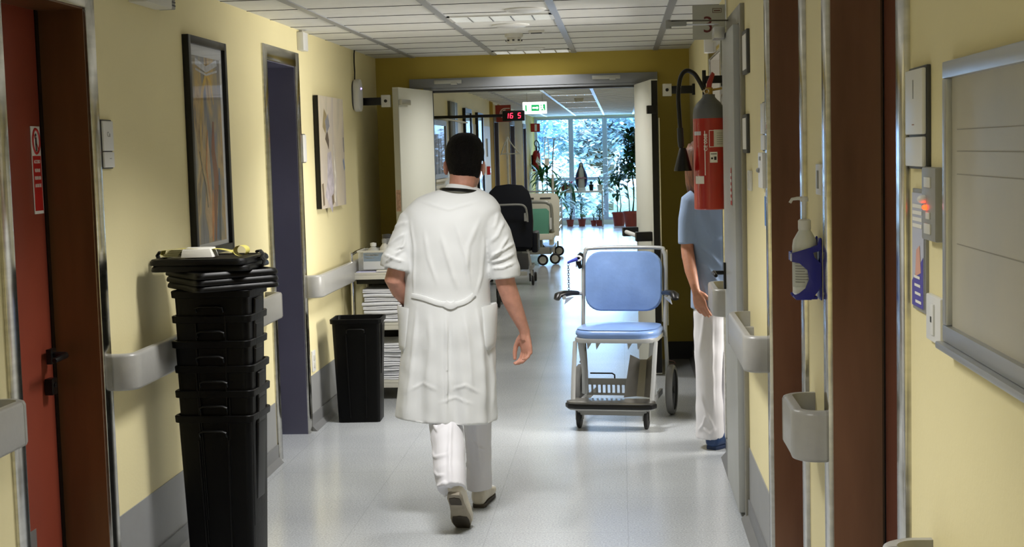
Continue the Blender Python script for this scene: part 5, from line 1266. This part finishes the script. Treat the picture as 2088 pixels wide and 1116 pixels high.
for T in (Matrix.Translation(N_(.468, 7.915, .0)) @ Matrix.Rotation(math.radians(-38), 4, 'Z'), Matrix.Translation(N_(.60, 8.10, 0)) @ Matrix.Rotation(math.radians(-35), 4, 'Z')):
    b = MB(); foot_shape(b, T @ Matrix.Diagonal((1.25, .86, .95, 1)) @ Matrix.Translation((0, 0, .012))); so = mobj('clog', fuse(b, .005, 2, .5), pmat('navy_clog', '#1D3A66', .5), nurse)
    b = MB(); b.prism([(x*1.2, y*.86) for x, y in [(-.026, .003), (-.034, .03), (-.035, .12), (-.046, .19), (-.040, .26), (0, .284), (.038, .26), (.044, .19), (.035, .12), (.034, .03), (.026, .003)]], .02, T); b.build('sole', pmat('navy_sole', '#172C4E', .6), so, bevel=.004)
# ------------------------------------------------------------------ far corridor signs
t = thing('digital_clock', 'black digital clock with red 16 5 digits on a long wall arm', 'clock', (XL, 14.0, 2.035))
MB().box((0, -.02, -.014), (.82, .02, .014)).cbox((.01, 0, 0), (.02, .07, .07)).build('arm', M['black'], t, bevel=.003)
MB().cbox((.90, 0, -.005), (.215, .06, .10)).build('clock_case', M['black'], t, bevel=.004)
M['led'] = pmat('red_led_digits', '#FF2A40', .4, emit=('#FF2038', 6))
SEG = {'1': 'bc', '6': 'afgedc', '5': 'afgcd'}
def seven(mb, ch, x, z, w, h, tk=.0030, y=-.0312):
    sl = lambda zz: (zz-z)*.12
    def hb(zz): mb.add([(x-w/2+tk*.5+sl(zz), y, zz-tk), (x+w/2-tk*.5+sl(zz), y, zz-tk), (x+w/2-tk*.5+sl(zz), y, zz+tk), (x-w/2+tk*.5+sl(zz), y, zz+tk)], [(0,1,2,3)])
    def vb(xx, z0, z1): mb.add([(xx-tk+sl(z0), y, z0), (xx+tk+sl(z0), y, z0), (xx+tk+sl(z1), y, z1), (xx-tk+sl(z1), y, z1)], [(0,1,2,3)])
    for s_ in SEG[ch]:
        if s_ == 'a': hb(z+h/2)
        if s_ == 'g': hb(z)
        if s_ == 'd': hb(z-h/2)
        if s_ == 'f': vb(x-w/2, z, z+h/2)
        if s_ == 'b': vb(x+w/2, z, z+h/2)
        if s_ == 'e': vb(x-w/2, z-h/2, z)
        if s_ == 'c': vb(x+w/2, z-h/2, z)
m = MB(); seven(m, '1', .838, -.004, .024, .046); seven(m, '6', .882, -.004, .024, .046); seven(m, '5', .958, -.004, .024, .046); m.build('digits', M['led'], t, smooth=False)

t = thing('exit_sign', 'lit green and white emergency exit sign hanging from the ceiling', 'exit sign', (-1.115, 19.0, 2.25))
MB().cbox((0, 0, 0), (.315, .04, .155)).build('light_box', pmat('lit_white', '#FFFFFF', .4, emit=('#F6FFF8', 2.6)), t, bevel=.004)
MB().cyl((-.1, 0, .07), (-.1, 0, .20), .004).cyl((.1, 0, .07), (.1, 0, .20), .004).build('hanger', M['chrome'], t)
m = MB()
m.add([(-.045, -.021, -.042), (.06, -.021, -.042), (.06, -.021, .042), (-.045, -.021, .042)], [(0,1,2,3)])
m.add([(.08, -.021, -.035), (.14, -.021, -.035), (.14, -.021, .048), (.08, -.021, .042)], [(0,1,2,3)])
m.add([(-.125, -.021, -.04), (-.105, -.021, -.045), (-.105, -.021, .04), (-.125, -.021, .042)], [(0,1,2,3)]); m.build('green_panel', M['green'], t, smooth=False)
m = MB(); m.add([(-.03, -.0215, -.01), (.03, -.0215, -.01), (.03, -.0215, -.022), (.05, -.0215, 0), (.03, -.0215, .022), (.03, -.0215, .01), (-.03, -.0215, .01)], [(0,1,2,3,4,5,6)])
m.ball((.102, -.0225, .035), (.009, .001, .009), 6); m.add([(.085, -.0225, .02), (.10, -.0225, .028), (.115, -.0225, .02), (.108, -.0225, 0), (.125, -.0225, -.025), (.115, -.0225, -.03), (.098, -.0225, -.008), (.085, -.0225, -.03), (.078, -.0225, -.026), (.092, -.0225, .0)], [(0,1,2,3,4,5,6,7,8,9)])
m.build('running_figure', pmat('lit_symbol', '#FFFFFF', .4, emit=('#F6FFF8', 2.6)), t, smooth=False)
t = thing('hose_sign', 'square red fire hose sign projecting behind the digital clock', 'sign', (XL, 22.4, 2.28))
MB().box((0, -.006, -.13), (.24, .006, .13)).build('sign_plate', pmat('sign_red', '#9E3524', .5), t)
m = MB()
for r0 in (.07, .045):
    n = 14; vs = []
    for i in range(n+1):
        a = math.radians(80+i*11); vs += [(.15+r0*math.cos(a), -.0075, .0+r0*math.sin(a)), (.15+(r0+.013)*math.cos(a), -.0075, .0+(r0+.013)*math.sin(a))]
    m.add(vs, [(2*i, 2*i+1, 2*i+3, 2*i+2) for i in range(n)])
m.cbox((.19, -.0075, .077), (.07, .001, .012)); m.build('hose_symbol', M['paper'], t, smooth=False)
t = thing('extinguisher_sign', 'small red extinguisher sign on the end wall left of windows', 'sign', (-1.99, YE-.35, 2.19))
t.location = (-1.82, 31.2, 2.19)
MB().box((-.11, -.004, -.09), (.09, .004, .09)).cbox((-.09, 0, .0), (.03, .02, .1)).build('sign_plate', M['red'], t)
MB().cbox((0, -.0055, 0), (.05, .001, .14)).build('extinguisher_symbol', M['paper'], t, smooth=False)
t = thing('fire_extinguisher', 'small red extinguisher hanging far down the corridor near the windows', 'fire extinguisher', (-1.80, 30.9, 1.25))
MB().lathe([(0, 0), (.085, 0), (.09, .02), (.09, .36), (.07, .42), (.03, .45), (0, .45)], n=20).build('cylinder', pmat('far_red', '#9C1524', .35), t)
MB().cyl((0, 0, .44), (0, 0, .50), .02).cbox((.02, 0, .52), (.09, .02, .015)).build('valve', M['black'], t)
MB().tube(cr([(0, 0, .50), (-.04, 0, .60), (-.0, 0, .66), (.05, -.02, .60), (.06, -.05, .45), (.03, -.09, .40)], 4), .012, 8).build('hose', M['black'], t)
MB().add([(-.02, -.092, .20), (.06, -.092, .12), (.085, -.092, .22), (.02, -.092, .33)], [(0,1,2,3)]).build('paper_tag', M['paper'], t, smooth=False)
MB().cbox((-.10, .0, .2), (.03, .04, .3)).build('wall_bracket', M['black'], t)

# framed panes / posters on the far left wall
def framed(name, label, cat, y0, y1, z0, z1, fm, pm, d=.04):
    t = thing(name, label, cat, (XL, (y0+y1)/2, (z0+z1)/2)); W = y1-y0; H = z1-z0; e = .05
    f = MB(); f.box((0, -W/2, -H/2), (d, -W/2+e, H/2)); f.box((0, W/2-e, -H/2), (d, W/2, H/2)); f.box((0, -W/2+e, H/2-e), (d, W/2-e, H/2)); f.box((0, -W/2+e, -H/2), (d, W/2-e, -H/2+e)); f.build('frame', fm, t)
    MB().box((.006, -W/2+e, -H/2+e), (.02, W/2-e, H/2-e)).build('print', pm, t, smooth=False)
    MB().add([(d*.7, -W/2+e, -H/2+e), (d*.7, W/2-e, -H/2+e), (d*.7, W/2-e, H/2-e), (d*.7, -W/2+e, H/2-e)], [(0, 1, 2, 3)]).build('glazing', M['pglass'], t, smooth=False)
    return t
poster = paint_mat('blue_poster', [(.3, '#7FA4CF'), (.5, '#C9D9EA'), (.62, '#3E4A62'), (.7, '#DDE4EA')], 3, 2, 1, 2)
framed('framed_print', 'nearer of two black-framed glossy prints on the far left wall', 'picture', 17.65, 18.4, 1.5, 2.235, M['black'], poster)
framed('framed_print', 'taller black-framed glossy print further along the far left wall', 'picture', 19.2, 19.95, 1.10, 2.22, M['black'], poster)
t = framed('window_picture', 'wide framed panel showing curtains beside the white door leaf', 'picture', 14.35, 15.65, 1.42, 2.03, M['grey'], paint_mat('curtain_picture', [(.35, '#4E4A48'), (.48, '#A9A9AE'), (.56, '#C9CDD6'), (.7, '#8E775C')], 7, .6, .8, 5))  # curtain-toned streaks are printed in the panel
t = thing('wall_panel', 'tall dark grey panel high on the far left wall', 'panel', (XL, 16.5, 1.95)); MB().box((0, -.36, -.32), (.03, .36, .32)).build('panel_board', pmat('slate_board', '#55554C', .5, noise=(6, .1)), t, bevel=.003); MB().box((.03, .05, -.32), (.036, .08, .32)).build('panel_strip', M['alu'], t)
t = thing('wall_notice', 'white ruled notice below the framed curtain panel', 'notice', (XL, 15.1, 1.29)); MB().box((0, -.5, -.10), (.012, .5, .10)).box((0, -.5, .1), (.05, .5, .125)).build('notice_board', M['paper'], t)
m = MB()
for z in (-.06, -.02, .02, .06): m.box((.0125, -.48, z), (.013, .4, z+.004))
m.build('ruled_line', M['grey'], t, smooth=False)
t = thing('fire_alarm_button', 'small dark red fire alarm box on the far left wall', 'alarm', (XL, 20.7, 1.42)); MB().box((0, -.06, -.06), (.05, .06, .06)).build('alarm_box', M['red'], t, bevel=.004); MB().cbox((.052, 0, 0), (.003, .06, .06)).build('alarm_glass', pmat('dark_glass', '#5A1010', .2), t)
t = thing('wall_trunking', 'thin pale shelf rail along the far left wall', 'rail', (XL, 16.2, 2.055)); MB().box((0, -1.6, -.008), (.05, 1.6, .008)).build('rail_strip', M['paper'], t)
for i, (y, z) in enumerate(((20.5, 1.75),)):
    t = thing('room_sign', 'grey vertical room sign before the far doorway', 'room sign', (XL, y+.25, z)); MB().cbox((.01, 0, 0), (.02, .12, .26)).build('panel', M['grey'], t, bevel=.003)

# navy reclining chair seen from behind
ch = thing('recliner_chair', 'navy padded hospital recliner on wheels seen from behind', 'chair', (-1.415, 18.0, 0))
b = MB(); poly = [(-.285, .46), (.285, .46), (.30, .80), (.285, 1.05), (.25, 1.18), (.17, 1.255), (0, 1.275), (-.17, 1.255), (-.25, 1.18), (-.285, 1.05), (-.30, .80)]
b.prism(poly, .10, frame3((1, 0, 0), (0, .10, 1), (0, 0.05, 0))); b.build('backrest', M['navy'], ch, bevel=.03, seg=3)
b = MB(); b.box((-.27, .05, .42), (.27, .62, .54)); b.build('seat', M['navy'], ch, bevel=.03)
b = MB(); b.tube(cr([(-.16, -.06, 1.02), (-.10, -.10, 1.02), (.14, -.10, 1.02), (.21, -.10, .99), (.23, -.08, .92), (.235, -.06, .80)], 4), .013, 10); b.cbox((.215, -.05, .86), (.04, .06, .10)); b.build('push_handle', M['grey'], ch)
for s in (-1, 1):
    b = MB(); b.box((s*.27, .05, .40), (s*.35, .55, .66)); b.build('arm_rest', M['navy'], ch, bevel=.03)
    b = MB(); b.tube([(s*.22, .05, .44), (s*.25, .0, .30), (s*.27, -.05, .12)], [(.02, .015)]*3, 8); b.cbox((s*.26, .2, .22), (.04, .5, .05)); b.build('frame_side', M['grey'], ch)
    for yy in (-.05, .5):
        b = MB(); b.lathe([(0, -.016), (.055, -.016), (.062, 0), (.055, .016), (0, .016)], (s*.285, yy, .062), 20, 'x'); b.cbox((s*.25, yy, .10), (.02, .05, .10)); b.build('caster', M['blackrub'], ch)
b = MB(); b.cbox((0, .1, .33), (.44, .3, .10)); b.cbox((.16, -.03, .30), (.14, .06, .2)); b.build('motor_box', M['dgrey'], ch, bevel=.01)
# second wheelchair hidden by the man: only its right wheel shows
wc = thing('wheelchair', 'folded wheelchair mostly hidden behind the man, wheel showing', 'wheelchair', (-1.56, 15.6, 0))
for s in (-1, 1):
    b = MB(); b.torus((s*.22, .25, .30), .28, .014, 36, 8, axis='x'); b.build('wheel', M['blackrub'], wc)
    b = MB(); b.torus((s*.215, -.2, .09), .07, .018, 20, 8, axis='x'); b.cbox((s*.215, -.2, .16), (.05, .03, .1)); b.build('caster', M['blackrub'], wc)
    b = MB(); b.tube([(s*.20, -.2, .14), (s*.20, -.2, .55), (s*.20, .3, .55), (s*.20, .3, .95), (s*.20, .42, .95)], .013, 8); b.tube([(s*.20, -.2, .25), (s*.20, .3, .25)], .012, 8); b.build('side_frame', M['chrome'], wc)
b = MB(); b.box((-.2, -.15, .50), (.2, .28, .53)); b.build('seat', M['navy'], wc); b = MB(); b.box((-.2, .29, .55), (.2, .31, .92)); b.build('backrest', M['navy'], wc)

# hospital bed end on
bd = thing('hospital_bed', 'hospital bed with cream headboard and sea green panel, end on', 'bed', (-1.37, 21.0, 0))
cream = pmat('cream_plastic', '#DEDACB', .4); sea = pmat('sea_green', '#5E9C85', .5); bfr = pmat('bed_grey', '#8C8C84', .4, .3)
b = MB(); b.prism([(-.46, .42), (.44, .42), (.46, .95), (.42, 1.04), (.34, 1.06), (-.36, 1.06), (-.44, 1.04), (-.47, .95)], .035, frame3((1, 0, 0), (0, 0, 1), (0, .22, 0))); hb = b.build('headboard', cream, bd, bevel=.008)
b = MB()
for x in (-.25, 0, .25): b.cbox((x, .178, .985), (.16, .004, .022))
b.build('grip_slot', M['dgrey'], hb)
b = MB(); b.tube([(-.44, .25, 1.085), (.42, .25, 1.085)], .012, 8); b.build('top_rail', M['grey'], bd)
b = MB(); b.tube(cr([(-.36, 0, .48), (-.36, 0, .80), (-.33, 0, .90), (-.24, 0, .935), (.20, 0, .935), (.30, 0, .91), (.345, 0, .84), (.35, 0, .50)], 4), .024, 10); b.build('footboard_frame', bfr, bd)
b = MB(); b.prism([(-.35, .46), (.30, .46), (.31, .80), (.27, .84), (-.32, .84), (-.35, .80)], .02, frame3((1, 0, 0), (0, 0, 1), (0, .0, 0))); b.build('footboard', sea, bd, bevel=.004)
b = MB(); b.cbox((.33, -.03, .62), (.03, .02, .17)); b.build('white_catch', M['white'], bd)
b = MB(); b.tube([(-.01, -.03, .95), (-.01, -.06, .90)], .006, 6); b.cbox((-.03, -.05, .86), (.07, .025, .17)); rc = b.build('hand_control', M['offwhite'], bd, bevel=.004)
b = MB()
for i in range(5):
    for x in (-.045, -.015): b.cbox((x, -.064, .80+i*.028), (.014, .003, .014))
b.build('key', M['dgrey'], rc)
b = MB(); b.box((-.42, .05, .50), (.38, 2.1, .60)); b.build('mattress', pmat('mattress_cover', '#D8D8D2', .6), bd, bevel=.02)
b = MB(); b.box((-.40, .0, .40), (.38, 2.1, .48)); b.box((-.38, -.05, .38), (.36, 0.10, .47)); b.box((.30, -.02, .30), (.36, .3, .42)); b.build('bed_frame', cream, bd, bevel=.01)
b = MB(); b.box((-.36, .1, .16), (.32, 1.9, .22)); b.tube([(-.3, .2, .2), (-.1, .5, .42)], .02, 8); b.tube([(.25, .2, .2), (.05, .6, .42)], .02, 8); b.cbox((-.02, .2, .30), (.42, .25, .16)); b.cbox((.10, -.02, .22), (.40, .06, .10)); b.cbox((-.05, .05, .27), (.5, .05, .03)); b.build('undercarriage', bfr, bd, bevel=.004)
for x, y in ((.20, .02), (.37, .25), (-.36, .05), (.36, 1.9), (-.36, 1.9)):
    b = MB(); b.torus((x, y, .082), .062, .020, 24, 8, axis='y'); w_ = b.build('wheel', M['blackrub'], bd)
    b = MB(); b.lathe([(0, -.020), (.052, -.020), (.052, .014), (0, .014)], (x, y, .082), 20, 'y'); b.cbox((x-.02, y+.03, .17), (.03, .03, .14)); b.build('wheel_disc', M['offwhite'], w_)
for s in (.42,):
    b = MB(); 
    for z in (.52, .62, .72, .82): b.tube([(s, .3, z), (s, 1.4, z)], .010, 6)
    for y in (.3, .85, 1.4): b.tube([(s, y, .48), (s, y, .84)], .010, 6)
    b.build('side_rail', M['chrome'], bd)
# IV pole on the bed
iv = thing('drip_stand', 'thin drip pole with hanging hooks rising above the bed', 'stand', (-1.02, 21.5, 0))
b = MB(); b.cyl((0, 0, .45), (0, 0, 1.33), .018, n=10); b.build('outer_pole', M['offwhite'], iv)
b = MB(); b.tube([(0, 0, 1.3), (.01, 0, 1.6), (.035, 0, 1.86)], .008, 8); b.build('inner_pole', M['steel_dark'], iv)
b = MB(); b.tube(cr([(-.14, 0, 1.82), (-.12, 0, 1.88), (-.05, 0, 1.87), (.035, 0, 1.86), (.10, 0, 1.88), (.12, 0, 1.83)], 3), .005, 6); b.build('hook', M['offwhite'], iv)
b = MB(); b.tube(cr([(-.10, 0, 1.87), (-.115, 0, 1.65), (-.10, 0, 1.50), (-.07, 0, 1.46), (-.05, 0, 1.52), (-.05, 0, 1.70), (-.06, 0, 1.86)], 3), .006, 6); b.cbox((-.08, 0, 1.52), (.07, .02, .10)); b.build('drip_line', M['paper'], iv)
# trapeze hoist triangle
tz = thing('trapeze_hoist', 'white trapeze grab handle on a pole behind the recliner', 'hoist', (-1.50, 19.4, 0))
b = MB(); b.cyl((0.0, 0, .05), (-.03, 0, 1.87), .014, n=8); b.box((-.2, -.02, 0), (.2, .02, .05)); b.build('pole', M['offwhite'], tz)
b = MB(); b.tube(cr([(-.03, 0, 1.85), (-.01, -.05, 1.88), (.03, -.05, 1.80), (.14, -.05, 1.66)], 3), .008, 6); b.tube(cr([(-.01, -.05, 1.88), (-.06, -.05, 1.78), (-.11, -.05, 1.64)], 3), .010, 6); b.tube([(-.10, -.05, 1.655), (.15, -.05, 1.655)], .009, 6); b.build('grab_triangle', M['offwhite'], tz)
t = thing('supply_box', 'white box on the floor trolley beyond the recliner', 'box', (-1.70, 20.2, .0)); MB().box((-.13, -.1, 1.02), (.1, .1, 1.16)).build('box_body', M['white'], t, bevel=.01); MB().box((-.14, -.12, .0), (.11, .12, 1.02)).build('stand', M['offwhite'], t)

# ------------------------------------------------------------------ plants, table and statue by the window
leafg = pmat('dark_leaf', '#1F4A22', .45, noise=(3, .3)); leafg2 = pmat('mid_leaf', '#3A7036', .45, noise=(3, .3)); bark = pmat('plant_stem', '#4A4630', .8)
terra = pmat('terracotta', '#8E3C30', .7, noise=(8, .1)); soil = pmat('soil', '#241A14', .9)
def leafblade(mb, p, d, L, w, droop, n=6, rnd=random):
    p = Vector(p); d = Vector(d).normalized(); side = d.cross(Vector((0, 0, 1)))
    if side.length < .05: side = Vector((1, 0, 0))
    side.normalize(); vs = []; q = p.copy(); dd = d.copy()
    for i in range(n+1):
        t = i/n; ww = w*math.sin(PI*min(1, .12+.88*t))**.8 if t < 1 else .0005
        vs += [q-side*ww/2, q+side*ww/2]
        q = q+dd*(L/n); dd = (dd+Vector((0, 0, -droop/n))).normalized()
    mb.add(vs, [(2*i, 2*i+1, 2*i+3, 2*i+2) for i in range(n)])
def clampmb(mb, x, y): mb.v = [(min(.53-x, max(-1.90-x, v[0])), min(32.33-y, v[1]), max(.0, v[2]) if False else v[2]) for v in mb.v]
def pot(t, r, h, mat=None, z=0):
    MB().lathe([(0, z), (r*.72, z), (r*.95, z+h*.86), (r*1.04, z+h*.86), (r*1.04, z+h), (r*.93, z+h), (r*.9, z+h*.9), (0, z+h*.9)], n=24).build('pot', mat or terra, t)
    MB().lathe([(0, z+h*.895), (r*.9, z+h*.895), (r*.88, z+h*.93), (0, z+h*.93)], n=16).build('soil', soil, t)
def tree_plant(name, label, x, y, r, h, H, n, L, w, droop, seed, mat, pm=None, z=0, trunk=2, lo=.35, spread=.3):
    t = thing(name, label, 'plant', (x, y, z)); pot(t, r, h, pm); rnd = random.Random(seed)
    st_ = MB(); lf = MB()
    for k in range(trunk):
        pts = [Vector((rnd.uniform(-.3, .3)*r, rnd.uniform(-.3, .3)*r, h*.8))]
        for i in range(6): pts.append(pts[-1]+Vector((rnd.uniform(-1, 1)*spread*.10, rnd.uniform(-1, 1)*spread*.10, (H-h)/6)))
        st_.tube(pts, [.012-.0013*i for i in range(7)], 6)
        for i in range(n//trunk):
            u = lo+(1-lo)*rnd.random()**.8; j = min(5.999, u*6); a = pts[int(j)].lerp(pts[int(j)+1], j-int(j)); th = rnd.uniform(0, 2*PI)
            el = rnd.uniform(-.3, .9); d = Vector((math.cos(th)*math.cos(el), math.sin(th)*math.cos(el), math.sin(el)))
            a2 = a+d*rnd.uniform(0, spread*.8); 
            if rnd.random() < .3: st_.tube([a, a2], .003, 4)
            leafblade(lf, a2, d, L*rnd.uniform(.7, 1.2), w*rnd.uniform(.8, 1.2), droop, 5)
    clampmb(st_, x, y); clampmb(lf, x, y); st_.build('stem', bark, t); o = lf.build('foliage', mat, t); return t
tree_plant('potted_tree', 'tall leafy fig tree in big terracotta pot right of the table', -.06, 31.6, .155, .30, 1.5, 110, .24, .085, 1.6, 3, leafg, lo=.32, spread=.30)
tree_plant('potted_tree', 'tallest dark fig tree in the rightmost terracotta pot', .20, 31.2, .17, .33, 2.12, 560, .17, .075, 1.0, 4, leafg, lo=.42, spread=.40, trunk=3)
def rosette(name, label, x, y, r, h, stems, L, w, n, seed, mat, z=0, pm=None, droop=1.6):
    t = thing(name, label, 'plant', (x, y, z)); pot(t, r, h, pm); rnd = random.Random(seed); st_ = MB(); lf = MB()
    for (sx, sy, sh) in stems:
        st_.tube([(sx*.3, sy*.3, h*.8), (sx*.6, sy*.6, h+sh*.5), (sx, sy, h+sh)], [.014, .012, .01], 6)
        for i in range(n):
            th = i*2.4+rnd.uniform(-.2, .2); el = rnd.uniform(.1, 1.2); d = Vector((math.cos(th)*math.cos(el), math.sin(th)*math.cos(el), math.sin(el)))
            leafblade(lf, (sx, sy, h+sh-rnd.uniform(0, .08)), d, L*rnd.uniform(.75, 1.15), w, droop, 7)
    clampmb(st_, x, y); clampmb(lf, x, y); st_.build('stem', bark, t); lf.build('foliage', mat, t); return t
rosette('dracaena', 'large spiky dracaena with long leaves behind the bed', -1.56, 30.3, .17, .28, [(-.12, 0, .85), (.12, .05, .62), (.22, -.1, .35), (-.0, .1, 1.0)], .55, .055, 26, 5, leafg2)
rosette('trailing_plant', 'drooping strap-leaved plant at left end of the table', -1.22, 31.5, .09, .13, [(0, 0, .02)], .75, .05, 14, 6, leafg, z=.795, droop=5)
rosette('potted_plant', 'small potted plant under the table, first from left', -1.14, 31.75, .085, .15, [(0, 0, .12), (.05, 0, .22)], .22, .03, 8, 8, leafg)
tree_plant('potted_plant', 'bushy potted plant under the table, second from left', -.88, 31.75, .09, .16, .60, 46, .13, .05, .8, 9, leafg2, lo=.3, spread=.2)
rosette('potted_plant', 'small potted plant under the table, third from left', -.62, 31.8, .07, .12, [(0, 0, .12)], .20, .03, 10, 10, leafg2)
tree_plant('potted_plant', 'dark bushy potted plant at right under the table', -.49, 31.7, .085, .13, .42, 50, .10, .05, .8, 11, leafg, lo=.2, spread=.14)
tb = thing('side_table', 'white table with thin legs in front of the middle window', 'table', (-.865, 31.5, 0))
MB().box((-.48, -.26, .755), (.48, .26, .795)).build('tabletop', M['white'], tb, bevel=.004)
for sx in (-1, 1):
    for sy in (-1, 1): MB().box((sx*.45-.014, sy*.23-.014, 0), (sx*.45+.014, sy*.23+.014, .76)).build('leg', M['alu'], tb)
TZ = .795
# robed statue
sg = thing('religious_statue', 'small robed religious statue with blue cloak on the table', 'statue', (-.865, 31.5, TZ))
b = MB(); b.lathe([(0, 0), (.10, 0), (.10, .05), (.085, .06), (0, .06)], n=20); b.build('plinth', M['white'], sg)
b = MB(); b.lathe([(0, .06), (.085, .06), (.075, .18), (.07, .30), (.062, .40), (.055, .46), (.03, .50), (.024, .525), (.0, .53)], n=24, sy=.75); b.ball((0, -.005, .555), (.032, .034, .042), 10); b.ball((0, -.04, .55), (.006, .008, .008), 6); b.build('figure_body', pmat('plaster_robe', '#B9B4AC', .6), sg)
b = MB(); rings = []
for z, rx, ry in ((.08, .10, .07), (.16, .125, .08), (.26, .14, .085), (.36, .12, .08), (.44, .09, .07), (.50, .065, .06), (.54, .05, .05), (.59, .045, .048), (.615, .02, .02)):
    rings.append([Vector((rx*math.cos(a), .015+ry*math.sin(a), z)) for a in [math.radians(v) for v in range(-48, 229, 12)]])
b.loft(rings, cap=False, closed=False); b.build('cloak', pmat('blue_cloak', '#39406E', .6), sg)
b = MB(); b.tube([(-.10, -.03, .26), (-.05, -.07, .29), (0, -.075, .27)], [.018, .015, .012], 8); b.tube([(.10, -.03, .26), (.05, -.07, .29), (0, -.075, .27)], [.018, .015, .012], 8); b.build('sleeve', pmat('rose_sleeve', '#A8707C', .6), sg)
def flowerpot(label, x, r, h, mat, leafm, petal, seed, y=31.42, tall=0):
    t = thing('flower_pot', label, 'plant', (x, y, TZ)); pot(t, r, h, mat); rnd = random.Random(seed); lf = MB(); fl = MB()
    for i in range(26):
        th = rnd.uniform(0, 6.28); el = rnd.uniform(.2, 1.3); leafblade(lf, (0, 0, h), (math.cos(th)*math.cos(el), math.sin(th)*math.cos(el), math.sin(el)), rnd.uniform(.06, .12)+tall, .035, 1, 4)
    lf.build('foliage', leafm, t)
    if petal is not None:
        for i in range(9):
            c = (rnd.uniform(-.06, .06), rnd.uniform(-.06, .04), h+rnd.uniform(.05, .11)); fl.ball(c, .018, 5)
        fl.build('blossom', petal, t)
flowerpot('pink flowering pot at left of the statue', -1.12, .065, .10, M['offwhite'], leafg2, pmat('pink_petal', '#B24A72', .6), 1)
flowerpot('white pot of pale flowers beside the pink one', -1.28, .05, .09, M['white'], leafg2, pmat('cream_petal', '#D8C9A8', .6), 2, y=31.55)
flowerpot('dark pot with low green plant right of the statue', -.65, .055, .13, M['black'], leafg, None, 3)
flowerpot('white pot with broad variegated leaves at table right end', -.46, .07, .12, M['white'], leafg2, None, 4, tall=.12)

# ------------------------------------------------------------------ garden outside
MG = pmat('garden_grass', '#6E8F78', .9, noise=(.6, .3))
struct(MB().box((-30, YE+.3, -.4), (30, 75, -.3)).build('garden_ground', MG, smooth=False)); bpy.data.objects['garden_ground']['label'] = 'pale grass outside'
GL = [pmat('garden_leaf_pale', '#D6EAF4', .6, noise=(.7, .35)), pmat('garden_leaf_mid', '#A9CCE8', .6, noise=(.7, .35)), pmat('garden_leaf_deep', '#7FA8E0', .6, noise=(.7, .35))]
def garden_tree(label, x, y, H, R, n, seed, mi):
    t = thing('garden_tree', label, 'tree', (x, y, -.3)); rnd = random.Random(seed)
    tr = MB(); tr.tube([(0, 0, 0), (.1, 0, H*.3), (-.05, .1, H*.6), (0, 0, H*.85)], [.14, .11, .07, .03], 8)
    lf = MB(); cl = []
    for i in range(22):
        th = rnd.uniform(0, 6.28); ph = rnd.uniform(-.9, 1.2); rr = R*rnd.uniform(.3, 1)
        c = Vector((math.cos(th)*math.cos(ph)*rr, math.sin(th)*math.cos(ph)*rr, H*.6+math.sin(ph)*rr*.9)); cl.append(c)
        if i < 12: tr.tube([(0, 0, H*.35+.02*i), c*.6+Vector((0, 0, H*.2)), c], [.05, .03, .01], 5)
    for i in range(n):
        c = rnd.choice(cl); g = Vector((rnd.gauss(0, 1), rnd.gauss(0, 1), rnd.gauss(0, .8)))*R*.22
        th = rnd.uniform(0, 6.28); leafblade(lf, c+g, (math.cos(th), math.sin(th), rnd.uniform(-.6, .5)), rnd.uniform(.16, .30), .13, .8, 2)
    tr.build('trunk', bark, t, ); lf.build('crown', GL[mi], t, smooth=False)
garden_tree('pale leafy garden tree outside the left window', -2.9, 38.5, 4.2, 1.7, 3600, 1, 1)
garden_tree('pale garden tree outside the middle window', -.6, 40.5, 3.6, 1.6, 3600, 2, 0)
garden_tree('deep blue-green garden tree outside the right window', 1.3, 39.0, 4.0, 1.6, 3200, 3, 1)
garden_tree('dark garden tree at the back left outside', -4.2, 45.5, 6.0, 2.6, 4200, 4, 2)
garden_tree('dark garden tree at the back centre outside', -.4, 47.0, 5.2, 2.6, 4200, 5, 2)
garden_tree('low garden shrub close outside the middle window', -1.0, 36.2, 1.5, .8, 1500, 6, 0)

# ------------------------------------------------------------------ light
wd = bpy.data.worlds.new('world'); sc.world = wd; wd.use_nodes = True
bg = wd.node_tree.nodes['Background']; bg.inputs['Color'].default_value = (.40, .68, 1.0, 1); bg.inputs['Strength'].default_value = 9.0
def area(name, loc, sx, sy, power, col=(1, .985, .965), spread=150, rot=(0, 0, 0)):
    l = bpy.data.lights.new(name, 'AREA'); l.shape = 'RECTANGLE'; l.size = sx; l.size_y = sy; l.energy = power; l.color = col; l.spread = math.radians(spread)
    o = bpy.data.objects.new(name, l); C.objects.link(o); o.location = loc; o.rotation_euler = rot; return o
area('lamp_overhead_unseen', (-.665, -.6, 2.42), .56, .30, 30, spread=120)  # added behind the camera to brighten the jambs and near right wall
area('lamp_overhead_unseen', (-.665, 2.6, 2.42), .56, .30, 22, spread=115)
area('lamp_overhead_unseen', (-.665, 5.4, 2.42), .56, .30, 26, spread=115)
area('lamp_ceiling', (-.665, 8.28, 2.42), .56, .30, 30, spread=130)
area('lamp_ceiling', (-.665, 11.0, 2.42), .56, .20, 14, spread=140)
for y in (14.0, 17.0, 20.0, 23.0, 26.0, 29.0): area('lamp_ceiling', (-.665, y, 2.42), .56, .30, 13, (1, .98, .95), 150)
area('lamp_side_room', (2.2, 8.27, 1.7), 1.0, 1.2, 60, (1, .96, .9), 120, (0, math.radians(90), 0))
area('lamp_window_sky', (-.7, YE-.02, 1.3), 2.2, 2.2, 50, (.35, .6, 1), 120, (math.radians(-90), 0, 0))
sc.view_settings.view_transform = 'Standard'; sc.view_settings.look = 'Medium High Contrast' if False else 'None'
sc.view_settings.exposure = 0.24
sc.cycles.use_denoising = True
sc.cycles.max_bounces = 8
